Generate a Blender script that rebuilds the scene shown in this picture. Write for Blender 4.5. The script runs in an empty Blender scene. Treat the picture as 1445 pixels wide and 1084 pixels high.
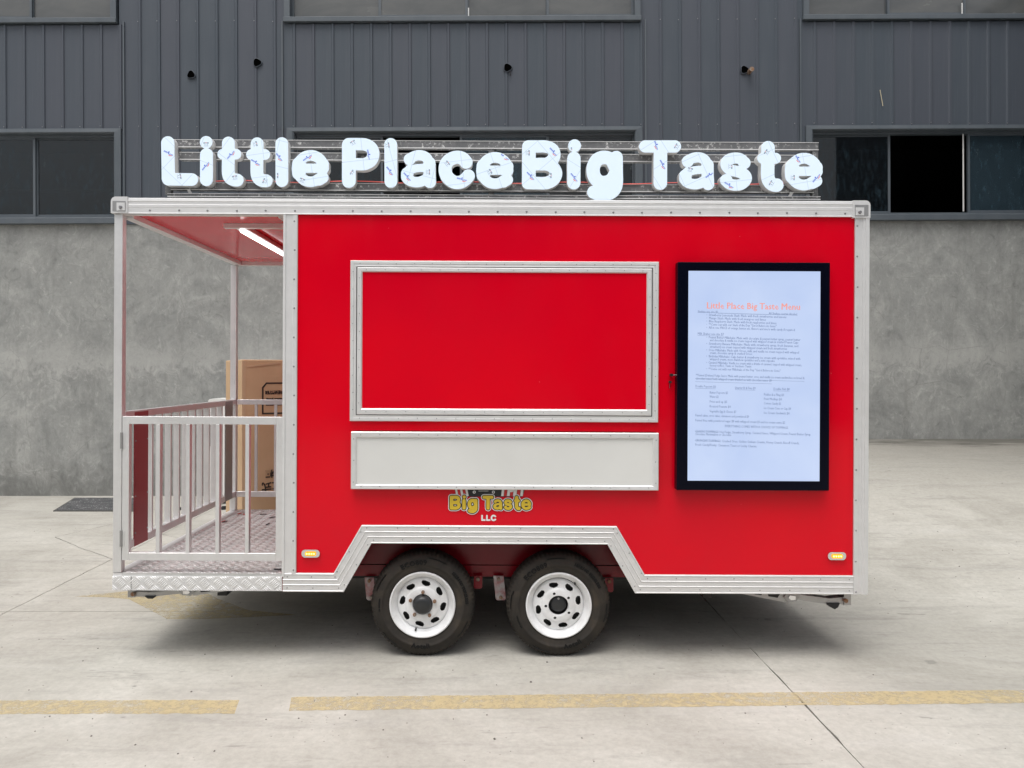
import bpy, bmesh, math, random
import numpy as np
from mathutils import Vector, Matrix
random.seed(7)
sc = bpy.context.scene
C = sc.collection
R = math.radians
# ------------------------------------------------------------------ camera, sky, sun, exposure
K = 1040.0            # focal length in photo pixels (1445 wide)
H = 1.82              # eye height
Y0 = 4.62             # distance to the trailer's front side
YW = 10.82            # distance to the warehouse wall
cam = bpy.data.cameras.new('camera'); co = bpy.data.objects.new('camera', cam); C.objects.link(co)
co.location = (0, 0, H); co.rotation_euler = (R(90), 0, 0)
cam.sensor_width = 36; cam.lens = K / 1445 * 36
cam.shift_x = (722.5 - 690) / 1445; cam.shift_y = -(542 - 525) / 1445
cam.clip_start = 0.05; cam.clip_end = 500
sc.camera = co
w = bpy.data.worlds.new('World'); sc.world = w; w.use_nodes = True
nt = w.node_tree; bg = nt.nodes['Background']
sky = nt.nodes.new('ShaderNodeTexSky'); sky.sky_type = 'NISHITA'; sky.sun_disc = False
SUN_EL, SUN_AZ = 71, 205
sky.sun_elevation = R(SUN_EL); sky.sun_rotation = R(SUN_AZ); sky.air_density = 1.0; sky.dust_density = 6.0; sky.ozone_density = 1.0
hs = nt.nodes.new('ShaderNodeHueSaturation'); hs.inputs['Saturation'].default_value = 0.22   # cloud cover takes the blue out
nt.links.new(sky.outputs[0], hs.inputs['Color']); nt.links.new(hs.outputs[0], bg.inputs['Color'])
bg.inputs['Strength'].default_value = 0.15
sl = bpy.data.lights.new('sun', 'SUN'); so = bpy.data.objects.new('sun', sl); C.objects.link(so)
sl.energy = 1.2; sl.angle = R(40); sl.color = (1.0, 0.97, 0.93)
so.rotation_euler = (R(90 - SUN_EL), 0, R(180 - SUN_AZ) + 0)
so.location = (0, 0, 20)
sc.view_settings.view_transform = 'Standard'; sc.view_settings.look = 'None'
sc.view_settings.gamma = 1; sc.view_settings.use_curve_mapping = False
sc.view_settings.exposure = 0.27
sc.cycles.max_bounces = 8

# ------------------------------------------------------------------ helpers
def tag(o, label=None, cat=None, group=None, kind=None):
    if label: o['label'] = label
    if cat: o['category'] = cat
    if group: o['group'] = group
    if kind: o['kind'] = kind
    return o
def empty(name, loc=(0, 0, 0), **k):
    o = bpy.data.objects.new(name, None); C.objects.link(o); o.location = loc; o.empty_display_size = .2
    return tag(o, **k)
def link(name, me, parent=None, loc=(0, 0, 0)):
    o = bpy.data.objects.new(name, me); C.objects.link(o); o.location = loc
    if parent: o.parent = parent
    return o
def mesh(name, V, F, mats, parent=None, smooth=False, mi=None, loc=(0, 0, 0)):
    me = bpy.data.meshes.new(name); me.from_pydata([tuple(v) for v in V], [], F)
    for m in (mats if isinstance(mats, (list, tuple)) else [mats]): me.materials.append(m)
    if mi: me.polygons.foreach_set('material_index', mi)
    me.validate(); bm = bmesh.new(); bm.from_mesh(me); bmesh.ops.recalc_face_normals(bm, faces=bm.faces); bm.to_mesh(me); bm.free()
    if smooth: me.shade_smooth()
    return link(name, me, parent, loc)
class MB:
    """collects boxes, tubes and prisms for ONE object"""
    def __init__(s): s.V = []; s.F = []
    def add(s, V, F):
        n = len(s.V); s.V += [tuple(v) for v in V]; s.F += [tuple(i + n for i in f) for f in F]; return s
    def box(s, x0, x1, y0, y1, z0, z1, b=0.0):
        if b <= 0:
            V = [(x, y, z) for x in (x0, x1) for y in (y0, y1) for z in (z0, z1)]
            return s.add(V, [(0, 1, 3, 2), (4, 6, 7, 5), (0, 4, 5, 1), (2, 3, 7, 6), (0, 2, 6, 4), (1, 5, 7, 3)])
        bm = bmesh.new(); bmesh.ops.create_cube(bm, size=1)
        for v in bm.verts: v.co = Vector((x0 + (v.co.x + .5) * (x1 - x0), y0 + (v.co.y + .5) * (y1 - y0), z0 + (v.co.z + .5) * (z1 - z0)))
        bmesh.ops.bevel(bm, geom=bm.edges[:], offset=b, segments=1, affect='EDGES')
        bm.verts.index_update(); s.add([v.co.copy() for v in bm.verts], [[v.index for v in f.verts] for f in bm.faces]); bm.free(); return s
    def obox(s, c, ux, uy, uz, hx, hy, hz):
        c, ux, uy, uz = map(Vector, (c, ux, uy, uz)); V = [c + ux * a * hx + uy * b * hy + uz * d * hz for a in (-1, 1) for b in (-1, 1) for d in (-1, 1)]
        return s.add(V, [(0, 1, 3, 2), (4, 6, 7, 5), (0, 4, 5, 1), (2, 3, 7, 6), (0, 2, 6, 4), (1, 5, 7, 3)])
    def cyl(s, p, q, r, n=16, r2=None):
        p, q = Vector(p), Vector(q); d = (q - p).normalized(); a = d.orthogonal().normalized(); b = d.cross(a); r2 = r if r2 is None else r2
        V = [p + (a * math.cos(2 * math.pi * i / n) + b * math.sin(2 * math.pi * i / n)) * r for i in range(n)]
        V += [q + (a * math.cos(2 * math.pi * i / n) + b * math.sin(2 * math.pi * i / n)) * r2 for i in range(n)]
        return s.add(V, [(i, (i + 1) % n, n + (i + 1) % n, n + i) for i in range(n)] + [tuple(range(n))[::-1], tuple(range(n, 2 * n))])
    def prism(s, pts, y0, y1):
        """outline in XZ pushed from y0 to y1"""
        n = len(pts); V = [(x, y0, z) for x, z in pts] + [(x, y1, z) for x, z in pts]
        return s.add(V, [tuple(range(n)), tuple(range(n, 2 * n))[::-1]] + [(i, (i + 1) % n, n + (i + 1) % n, n + i) for i in range(n)])
    def build(s, name, mat, parent=None, smooth=False): return mesh(name, s.V, s.F, mat, parent, smooth)
def stripe(name, A, B, prof, yb, mat, parent, closed=False, ends=True):
    """a moulded strip between outlines A and B (XZ); prof = (t across, depth towards the viewer) over plane y = yb"""
    n = len(A); m = len(prof); V = []; F = []
    P = [(0, 0)] + list(prof) + [(1, 0)]; m = len(P)
    for (ax, az), (bx, bz) in zip(A, B):
        for t, d in P: V.append((ax + (bx - ax) * t, yb - d, az + (bz - az) * t))
    for i in range(n if closed else n - 1):
        j = (i + 1) % n
        for k in range(m - 1): F.append((i * m + k, i * m + k + 1, j * m + k + 1, j * m + k))
    if not closed and ends: F += [tuple(range(m)), tuple(range((n - 1) * m, n * m))[::-1]]
    return mesh(name, V, F, mat, parent)
def lathe(prof, n, axis_y=True, wob=None):
    """prof = (radius, y); returns V, F round the Y axis"""
    V = []; F = []; m = len(prof)
    for i in range(n):
        a = 2 * math.pi * i / n
        for k, (r, y) in enumerate(prof):
            if wob: r, y = wob(i, k, r, y)
            V.append((r * math.cos(a), y, r * math.sin(a)))
    for i in range(n):
        j = (i + 1) % n
        for k in range(m - 1): F.append((i * m + k, j * m + k, j * m + k + 1, i * m + k + 1))
    return V, F
# --- rounded lettering: strokes -> distance field -> outline -> solid
def smooth_path(pts, n=7):
    if len(pts) < 3: return pts
    out = []
    for i in range(len(pts) - 1):
        p0 = pts[max(i - 1, 0)]; p1 = pts[i]; p2 = pts[i + 1]; p3 = pts[min(i + 2, len(pts) - 1)]
        for k in range(n):
            t = k / n
            out.append(tuple(.5 * (2 * b + (c - a) * t + (2 * a - 5 * b + 4 * c - d) * t * t + (3 * b - a - 3 * c + d) * t ** 3) for a, b, c, d in zip(p0, p1, p2, p3)))
    return out + [pts[-1]]
def contours(strokes, off=0.0, step=0.5):
    segs = []
    for r, pts in strokes:
        if len(pts) == 1: pts = [pts[0], (pts[0][0] + .01, pts[0][1])]
        for a, b in zip(pts[:-1], pts[1:]): segs.append((a, b, r + off))
    xs = [p[0] for a, b, r in segs for p in (a, b)]; ys = [p[1] for a, b, r in segs for p in (a, b)]; rm = max(s[2] for s in segs) + 2 * step
    gx = np.arange(min(xs) - rm, max(xs) + rm + step, step); gy = np.arange(min(ys) - rm, max(ys) + rm + step, step)
    X, Y = np.meshgrid(gx, gy); D = np.full(X.shape, 1e9)
    for (ax, ay), (bx, by), r in segs:
        dx, dy = bx - ax, by - ay; t = np.clip(((X - ax) * dx + (Y - ay) * dy) / (dx * dx + dy * dy + 1e-12), 0, 1)
        D = np.minimum(D, np.hypot(X - ax - t * dx, Y - ay - t * dy) - r)
    D[np.abs(D) < 1e-6] = 1e-6
    nxt = {}; pos = {}
    ny, nx = D.shape; ins = D < 0
    code = ins[:-1, :-1] * 1 + ins[:-1, 1:] * 2 + ins[1:, 1:] * 4 + ins[1:, :-1] * 8
    T = {1: [(3, 0)], 2: [(0, 1)], 3: [(3, 1)], 4: [(1, 2)], 5: [(3, 0), (1, 2)], 6: [(0, 2)], 7: [(3, 2)], 8: [(2, 3)], 9: [(2, 0)], 10: [(0, 1), (2, 3)], 11: [(2, 1)], 12: [(1, 3)], 13: [(1, 0)], 14: [(0, 3)]}
    def ek(i, j, e): return ((i, j, 0), (i, j + 1, 1), (i + 1, j, 0), (i, j, 1))[e]
    def ep(k):
        i, j, v = k
        if v == 0: a, b = D[i, j], D[i, j + 1]; return (gx[j] + step * a / (a - b), gy[i])
        a, b = D[i, j], D[i + 1, j]; return (gx[j], gy[i] + step * a / (a - b))
    for i, j in zip(*np.nonzero((code > 0) & (code < 15))):
        for a, b in T[int(code[i, j])]:
            nxt[ek(i, j, a)] = ek(i, j, b)
    loops = []
    while nxt:
        s = next(iter(nxt)); loop = []; k = s
        while k in nxt: loop.append(ep(k)); k = nxt.pop(k)
        if len(loop) > 5: loops.append(loop[::2] if len(loop) > 24 else loop)
    return loops
def solid_from_loops(loops, half, bev=0.0):
    """loops in XZ metres -> mesh data, thickness 2*half centred on y=0"""
    cu = bpy.data.curves.new('outline', 'CURVE'); cu.dimensions = '2D'; cu.fill_mode = 'BOTH'; cu.extrude = max(half - bev, 0); cu.bevel_depth = bev; cu.bevel_resolution = 0
    for lp in loops:
        sp = cu.splines.new('POLY'); sp.points.add(len(lp) - 1)
        for p, q in zip(sp.points, lp): p.co = (q[0], q[1], 0, 1)
        sp.use_cyclic_u = True
    o = bpy.data.objects.new('outline', cu); me = bpy.data.meshes.new_from_object(o)
    bpy.data.objects.remove(o); bpy.data.curves.remove(cu)
    me.transform(Matrix(((1, 0, 0, 0), (0, 0, -1, 0), (0, 1, 0, 0), (0, 0, 0, 1))))
    return me
def text_mesh(body, size, half=0.0004, align='LEFT', bold=0.0, res=2, spacing=1.0):
    cu = bpy.data.curves.new('text', 'FONT'); cu.body = body; cu.size = size; cu.extrude = half; cu.align_x = align; cu.resolution_u = res; cu.offset = bold; cu.space_character = spacing
    o = bpy.data.objects.new('text', cu); C.objects.link(o); bpy.context.view_layer.update()
    me = bpy.data.meshes.new_from_object(o.evaluated_get(bpy.context.evaluated_depsgraph_get()))
    bpy.data.objects.remove(o); bpy.data.curves.remove(cu)
    me.transform(Matrix(((1, 0, 0, 0), (0, 0, -1, 0), (0, 1, 0, 0), (0, 0, 0, 1))))
    return me
def join_meshes(name, items, mat, parent):
    """items = (mesh, matrix); ONE object"""
    V = []; F = []
    for me, M in items:
        n = len(V); V += [M @ v.co for v in me.vertices]; F += [tuple(n + i for i in p.vertices) for p in me.polygons]
    me = bpy.data.meshes.new(name); me.from_pydata([tuple(v) for v in V], [], F); me.materials.append(mat)
    return link(name, me, parent)

# ------------------------------------------------------------------ materials
class N:
    def __init__(s, name, base=(.5, .5, .5), rough=.5, metal=0.0, spec=.5, **k):
        s.m = bpy.data.materials.new(name); s.m.use_nodes = True; s.t = s.m.node_tree; s.b = s.t.nodes['Principled BSDF']
        s.b.inputs['Base Color'].default_value = (*base, 1); s.b.inputs['Roughness'].default_value = rough; s.b.inputs['Metallic'].default_value = metal
        s.b.inputs['Specular IOR Level'].default_value = spec; s.co = None
        for a, v in k.items(): s.b.inputs[a].default_value = v
    def n(s, t, **k):
        x = s.t.nodes.new('ShaderNode' + t)
        for a, v in k.items():
            if a in x.inputs.keys(): x.inputs[a].default_value = v
            else: setattr(x, a, v)
        return x
    def l(s, a, b): s.t.links.new(a, b); return s
    def coord(s, scale=(1, 1, 1), rnd=False, rot=(0, 0, 0)):
        c = s.n('TexCoord'); mp = s.n('Mapping'); mp.inputs['Scale'].default_value = scale; mp.inputs['Rotation'].default_value = rot; s.l(c.outputs['Object'], mp.inputs['Vector'])
        if rnd:
            oi = s.n('ObjectInfo'); mu = s.n('Math', operation='MULTIPLY'); mu.inputs[1].default_value = 37.0; s.l(oi.outputs['Random'], mu.inputs[0]); s.l(mu.outputs[0], mp.inputs['Location'])
        return mp.outputs[0]
    def noise(s, scale, detail=4, rough=.55, vec=None, dist=0.0):
        x = s.n('TexNoise', Scale=scale, Detail=detail, Roughness=rough, Distortion=dist)
        if vec: s.l(vec, x.inputs['Vector'])
        return x.outputs['Fac']
    def ramp(s, fac, stops):
        x = s.n('ValToRGB'); s.l(fac, x.inputs[0]); e = x.color_ramp.elements
        while len(e) < len(stops): e.new(.5)
        for q, (p, c) in zip(e, stops): q.position = p; q.color = (*c, 1) if len(c) == 3 else c
        return x.outputs[0]
    def g(s, fac, a, b, lo=0., hi=1.):
        x = s.n('MapRange'); s.l(fac, x.inputs[0]); 
        for i, v in zip((1, 2, 3, 4), (a, b, lo, hi)): x.inputs[i].default_value = v
        return x.outputs[0]
    def mix(s, a, b, fac, mode='MIX'):
        x = s.n('Mix', data_type='RGBA', blend_type=mode)
        for v, i in ((fac, 0), (a, 6), (b, 7)):
            if isinstance(v, (int, float)): x.inputs[i].default_value = v
            elif isinstance(v, tuple): x.inputs[i].default_value = (*v, 1)
            else: s.l(v, x.inputs[i])
        return x.outputs[2]
    def math(s, op, a, b):
        x = s.n('Math', operation=op)
        for v, i in ((a, 0), (b, 1)):
            if isinstance(v, (int, float)): x.inputs[i].default_value = v
            else: s.l(v, x.inputs[i])
        return x.outputs[0]
    def col(s, c): s.l(c, s.b.inputs['Base Color']); return s
    def rgh(s, c): s.l(c, s.b.inputs['Roughness']); return s
    def bump(s, h, strength=.3, dist=.01):
        x = s.n('Bump', Strength=strength, Distance=dist); s.l(h, x.inputs['Height']); s.l(x.outputs[0], s.b.inputs['Normal']); return s
g3 = lambda v, a=0, b=0: (v + a, v, v + b)

def mat_ground():
    s = N('concrete_paving', rough=.85, spec=.25); c = s.coord(); st = s.coord((.35, 2.4, 1)); 
    a = s.noise(.8, 8, .68, c, .6); b = s.noise(2.6, 6, .65, st, .6); d = s.noise(60, 3, .6, c)
    base = s.ramp(a, [(.32, (.325, .312, .278)), (.5, (.40, .386, .348)), (.66, (.465, .452, .412))])
    base = s.mix(base, (.235, .228, .208), s.g(b, .58, .80, 0, .55))
    base = s.mix(base, (.44, .43, .405), s.g(b, .44, .25, 0, .5))
    sp = s.noise(5.5, 3, .55, s.coord((.45, 1.9, 1)), 1.2); base = s.mix(base, (.19, .185, .17), s.g(sp, .66, .75, 0, .6)); sq = s.noise(2.2, 6, .7, s.coord((.4, 2.2, 1)), .4); base = s.mix(base, (.27, .26, .24), s.g(sq, .54, .68, 0, .5))
    vo = s.n('TexVoronoi', Scale=3.3); s.l(s.coord((.8, 1.6, 1)), vo.inputs['Vector'])
    base = s.mix(base, (.16, .155, .14), s.math('MULTIPLY', s.g(vo.outputs['Distance'], .05, .015, 0, .8), s.g(a, .5, .6, 0, 1)))
    # rubber marks: long thin streaks in patches
    sk = s.noise(3.0, 3, .6, s.coord((.25, 5.0, 1), rot=(0, 0, R(14))), .3); pk = s.noise(.45, 2, .5, s.coord((1, 1, 1)), 0)
    base = s.mix(base, (.24, .235, .22), s.math('MULTIPLY', s.g(sk, .60, .72, 0, .45), s.g(pk, .5, .62, 0, 1)))
    gr = s.noise(24, 6, .8, c); base = s.mix(base, s.ramp(gr, [(.3, (.22, .22, .22)), (.7, (.78, .78, .78))]), .24, 'OVERLAY')
    pit = s.n('TexVoronoi', Scale=16.0); s.l(s.coord((1, 1.3, 1)), pit.inputs['Vector']); base = s.mix(base, (.15, .14, .125), s.math('MULTIPLY', s.g(pit.outputs['Distance'], .10, .05, 0, .7), s.g(a, .52, .56, 0, 1)))
    sc1 = s.noise(7, 2, .5, s.coord((.15, 9.0, 1), rot=(0, 0, R(-22)))); base = s.mix(base, (.47, .46, .43), s.math('MULTIPLY', s.g(sc1, .68, .74, 0, .6), s.g(b, .45, .55, 0, 1)))
    # shade painted into the paving colour along the wall foot, strongest at right
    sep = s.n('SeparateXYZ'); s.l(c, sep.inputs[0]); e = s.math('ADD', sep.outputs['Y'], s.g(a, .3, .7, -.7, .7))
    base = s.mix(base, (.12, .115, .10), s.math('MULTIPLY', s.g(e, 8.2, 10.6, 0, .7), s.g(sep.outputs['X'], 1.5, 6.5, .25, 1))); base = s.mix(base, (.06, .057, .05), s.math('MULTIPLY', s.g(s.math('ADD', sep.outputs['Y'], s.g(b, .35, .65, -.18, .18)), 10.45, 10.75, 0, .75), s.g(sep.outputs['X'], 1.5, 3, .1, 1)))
    s.col(base).rgh(s.g(b, .3, .7, .7, .95)).bump(s.math('ADD', s.math('MULTIPLY', d, .35), b), .25, .006); return s.m
def mat_wall():
    s = N('cement_render', rough=.85, spec=.25); c = s.coord()
    a = s.noise(1.5, 9, .68, c, 1.2); b = s.noise(5.5, 8, .74, s.coord((1, 1, .8)), 1.4); v = s.noise(1.3, 5, .6, s.coord((3.0, 1, .35)), .3); f = s.noise(38, 3, .6, c)
    base = s.ramp(a, [(.28, (.20, .205, .2)), (.44, (.268, .274, .264)), (.58, (.318, .323, .31)), (.74, (.405, .407, .388))])
    base = s.mix(base, (.46, .46, .44), s.g(b, .55, .70, 0, .6)); base = s.mix(base, (.16, .165, .16), s.g(b, .44, .30, 0, .6))
    q_ = s.noise(14, 7, .75, s.coord((1, 1, .7)), .8); base = s.mix(base, s.ramp(q_, [(.3, (.3, .3, .3)), (.7, (.7, .7, .7))]), .35, 'OVERLAY'); base = s.mix(base, (.16, .162, .155), s.g(v, .54, .72, 0, .5)); base = s.mix(base, (.33, .335, .32), s.g(v, .42, .3, 0, .35))
    # plastering lift line with pale smears, and dirt splashed up from the paving
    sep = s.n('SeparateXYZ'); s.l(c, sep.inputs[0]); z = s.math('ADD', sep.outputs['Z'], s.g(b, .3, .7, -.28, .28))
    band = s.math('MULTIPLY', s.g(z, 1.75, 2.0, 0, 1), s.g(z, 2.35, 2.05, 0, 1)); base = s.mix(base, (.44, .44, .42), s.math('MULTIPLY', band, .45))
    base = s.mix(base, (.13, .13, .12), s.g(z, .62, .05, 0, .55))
    cr = s.n('TexVoronoi', Scale=1.7, feature='DISTANCE_TO_EDGE'); 
    wv = s.mix(c, s.n('TexNoise', Scale=2.2).outputs['Color'], .35); s.l(wv, cr.inputs['Vector'])
    base = s.mix(base, (.13, .13, .125), s.math('MULTIPLY', s.g(cr.outputs['Distance'], .006, .0, 0, .4), s.g(a, .5, .56, 0, 1)))
    sc_ = s.n('TexVoronoi', Scale=1.9); s.l(s.coord((1, 1, .6)), sc_.inputs['Vector']); base = s.mix(base, (.52, .52, .5), s.math('MULTIPLY', s.g(sc_.outputs['Distance'], .045, .02, 0, .7), s.g(b, .48, .52, 0, 1)))
    s.col(base).bump(s.math('ADD', b, s.math('MULTIPLY', f, .3)), .45, .012); return s.m
def mat_cladding():
    s = N('painted_steel_cladding', rough=.5, spec=.35); c = s.coord((1, 1, .06)); a = s.noise(5, 5, .6, c); b = s.noise(40, 3, .55, s.coord((1, 1, .03)), 0); d = s.noise(.6, 3, .5, s.coord())
    base = s.ramp(a, [(.3, (.056, .072, .090)), (.7, (.074, .088, .106))]); base = s.mix(base, (.108, .125, .145), s.g(b, .55, .8, 0, .4)); base = s.mix(base, (.05, .074, .09), s.g(d, .5, .7, 0, .35))
    oi = s.n('ObjectInfo'); base = s.mix(base, (.082, .084, .106), s.g(oi.outputs['Random'], 0, 1, 0, .5))
    s.col(base).rgh(s.g(d, .3, .7, .42, .6)).bump(b, .08, .004); return s.m
def mat_red(name='red_gloss_panel'):
    s = N(name, (.60, .0012, .0045),   .22, spec=.24); c = s.coord(); d = s.noise(.8, 3, .5, c)
    base = s.ramp(d, [(.3, (.60, .0003, .014)), (.7, (.70, .0006, .011))])
    vo = s.n('TexVoronoi', Scale=7.0); s.l(c, vo.inputs['Vector']); k = s.noise(2.2, 2, .5, c)
    base = s.mix(base, (.85, .25, .25), s.math('MULTIPLY', s.g(vo.outputs['Distance'], .028, .015, 0, .6), s.g(k, .52, .56, 0, 1)))
    dirt = s.noise(3.0, 6, .65, s.coord((1, 1, .5)), .5)
    s.col(base).rgh(s.g(dirt, .35, .7, .07, .22)).bump(s.noise(1.6, 2, .5, c), .08, .02); return s.m
def mat_alu(name, base=.62, rough=.42, metal=.75, grain=(2, 2, 2)):
    s = N(name, g3(base, -.005, .005), rough, metal, .5); c = s.coord(grain); a = s.noise(9, 4, .6, c); b = s.noise(3.2, 5, .6, s.coord())
    col = s.ramp(a, [(.3, g3(base * .96)), (.7, g3(base * 1.03))]); col = s.mix(col, g3(base * .72, .01, -.01), s.g(b, .6, .8, 0, .35))
    s.col(col).rgh(s.g(b, .3, .7, rough - .08, rough + .1)); return s.m
M = {}
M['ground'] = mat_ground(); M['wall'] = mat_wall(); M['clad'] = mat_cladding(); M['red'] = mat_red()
M['maroon'] = N('dark_red_chassis_paint', (.20, .003, .010), .25, spec=.35).m
M['alu'] = mat_alu('brushed_aluminium', .70, .45, .42); M['alu_tube'] = mat_alu('silver_tube', .74, .42, .62); M['alu_dark'] = mat_alu('cast_aluminium', .36, .42, .7); M['red_dull'] = N('dull_red_plate', (.30, .035, .045), .3, .2).m
M['rivet'] = N('rivet_steel', (.30, .30, .31), .35, .8).m
M['tread'] = mat_alu('tread_plate', .70, .4, .3, (4, 4, 4)); M['tread_bar'] = mat_alu('tread_bar', .88, .35, .25, (4, 4, 4))
s = N('deck_plate', (.4, .4, .4), .35, .8); a = s.noise(2.4, 6, .65, s.coord(), .6); s.col(s.ramp(a, [(.3, (.40, .40, .39)), (.55, (.54, .54, .53)), (.8, (.66, .66, .65))])).rgh(s.g(a, .3, .7, .3, .5)); s.b.inputs['Metallic'].default_value = .3; M['deck'] = s.m
s = N('shelf_board', (.63, .635, .60), .45, spec=.4); a = s.noise(1.5, 6, .6, s.coord(), .4); s.col(s.ramp(a, [(.3, (.63, .635, .615)), (.7, (.68, .685, .665))])); M['shelf'] = s.m
M['black'] = N('black_gasket', (.01, .01, .012), .5).m
M['bezel'] = N('black_screen_bezel', (.0012, .0016, .007), .25, spec=.12).m
s = N('screen', (.02, .02, .03), .2); b = s.noise(2.2, 3, .5, s.coord(), .3); cc = s.ramp(b, [(.3, (.50, .62, .90)), (.7, (.60, .71, .95))]); s.l(cc, s.b.inputs['Emission Color']); s.b.inputs['Emission Strength'].default_value = .80; M['screen'] = s.m
M['ink'] = N('screen_ink', (.10, .13, .22), .6, **{'Emission Color': (.20, .27, .45, 1), 'Emission Strength': .45}).m
M['ink_red'] = N('screen_ink_orange', (.4, .12, .1), .6, **{'Emission Color': (.85, .42, .38, 1), 'Emission Strength': .5}).m
# sign letters: pale blue protective film with cut lines over lit acrylic
s = N('film_over_acrylic', (.62, .76, .90), .25, spec=.5); tc = s.n('TexCoord'); oi = s.n('ObjectInfo'); vr = s.n('VectorRotate', rotation_type='Y_AXIS'); s.l(tc.outputs['Object'], vr.inputs['Vector']); s.l(s.math('MULTIPLY', oi.outputs['Random'], 6.0), vr.inputs['Angle'])
sx = s.n('SeparateXYZ'); s.l(vr.outputs[0], sx.inputs[0])
def line(axis, per, off):
    f = s.math('FRACT', s.math('ADD', s.math('MULTIPLY', sx.outputs[axis], 1 / per), s.math('MULTIPLY', oi.outputs['Random'], off)), 0.0); return s.g(s.math('ABSOLUTE', s.math('SUBTRACT', f, .5), 0), .016, .009, 0, 1)
ln = s.math('MAXIMUM', line('X', .16, 3.1), line('Z', .145, 5.3)); cl = s.mix((.68, .80, .91), (.25, .36, .43), s.math('MULTIPLY', s.math('MULTIPLY', ln, .36), s.g(oi.outputs['Color'], .4, .6, 0, 1))); s.col(cl)
s.l(cl, s.b.inputs['Emission Color']); s.b.inputs['Emission Strength'].default_value = .20; s.bump(s.noise(14, 3, .5, s.coord()), .08, .003); M['film'] = s.m
M['return'] = mat_alu('letter_side', .72, .5, .1, (6, 6, 6))
M['print_blue'] = N('film_print_blue', (.08, .16, .62), .5, **{'Emission Color': (.08, .16, .62, 1), 'Emission Strength': .15}).m
M['print_red'] = N('film_print_red', (.75, .12, .10), .5, **{'Emission Color': (.75, .12, .10, 1), 'Emission Strength': .15}).m
M['print_grey'] = N('film_print_grey', (.14, .20, .30), .5).m
s = N('galvanised_frame', (.4, .4, .4), .55, .3); a = s.noise(9, 6, .7, s.coord((1, 1, 1)), .5); b = s.noise(60, 3, .6, s.coord()); col = s.ramp(a, [(.3, (.10, .105, .11)), (.7, (.19, .19, .195))]); col = s.mix(col, (.7, .7, .69), s.math('MULTIPLY', s.g(b, .56, .64, 0, .9), s.g(a, .42, .6, 0, 1))); s.col(col); M['galv'] = s.m
M['galv_edge'] = mat_alu('galvanised_lip', .7, .5, .2)
s = N('tyre_rubber', (.03, .028, .026), .75, spec=.3); a = s.noise(7, 5, .65, s.coord(), .5); s.col(s.ramp(a, [(.3, (.020, .018, .016)), (.55, (.034, .029, .024)), (.8, (.064, .050, .036))])); s.bump(s.noise(90, 2, .5, s.coord()), .1, .002); M['tyre'] = s.m
M['tyre_text'] = N('tyre_lettering', (.004, .004, .004), .6, spec=.3).m
s = N('white_wheel_paint', (.78, .79, .80), .35, spec=.5); a = s.noise(6, 5, .65, s.coord(), .4); s.col(s.ramp(a, [(.35, (.66, .66, .66)), (.6, (.80, .81, .82))])); M['rim'] = s.m
M['hub'] = N('hub_black', (.022, .024, .026), .35, spec=.5).m
s = N('rusty_steel', (.25, .12, .06), .7, .4); a = s.noise(30, 4, .6, s.coord()); s.col(s.ramp(a, [(.35, (.30, .28, .25)), (.6, (.27, .14, .07))])); M['rust'] = s.m
M['chassis'] = N('chassis_black', (.012, .012, .012), .6).m
M['jack'] = mat_alu('zinc_jack', .42, .4, .8)
s = N('cardboard', (.42, .26, .14), .85, spec=.2); a = s.noise(1.5, 6, .6, s.coord(), .5); wv = s.noise(70, 2, .5, s.coord((1, 1, .02))); col = s.ramp(a, [(.3, (.52, .35, .21)), (.7, (.60, .42, .265))]); s.col(s.mix(col, (.40, .26, .15), s.g(wv, .5, .7, 0, .06))); M['card'] = s.m
M['card_ink'] = N('printed_black', (.03, .022, .018), .7).m
M['tape'] = N('packing_tape', (.55, .39, .25), .35).m
M['white_pl'] = N('white_plastic', (.70, .70, .68), .4).m
M['ltrim'] = N('lamp_white', (.75, .75, .75), .4).m
M['led'] = N('led_tube', (.9, .9, .9), .3, **{'Emission Color': (1, 1, 1, 1), 'Emission Strength': 3.0}).m
M['amber'] = N('amber_led', (.6, .22, .02), .3, **{'Emission Color': (1, .36, .01, 1), 'Emission Strength': .75}).m
M['chrome'] = N('chrome', (.8, .8, .8), .15, 1.0).m
M['void'] = N('unlit_hole', (.002, .002, .002), 1, spec=0).m
M['dk'] = N('dark_room', (.018, .019, .022), .9).m
M['frame'] = mat_alu('grey_window_frame', .115, .5, .0, (1, 1, 1))
s = N('grey_window_frame_paint', (.10, .115, .13), .45); a = s.noise(4, 5, .6, s.coord((1, 1, .3))); s.col(s.ramp(a, [(.3, (.075, .092, .108)), (.7, (.102, .118, .134))])); M['frame'] = s.m
s = N('milky_upper_glass', (.14, .145, .145), .14, spec=.5); a = s.noise(1.2, 5, .6, s.coord((1, 1, 2)), .8); s.col(s.ramp(a, [(.3, (.09, .095, .097)), (.7, (.135, .138, .135))])).rgh(s.g(a, .3, .7, .1, .3)); M['glass_up'] = s.m
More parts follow.
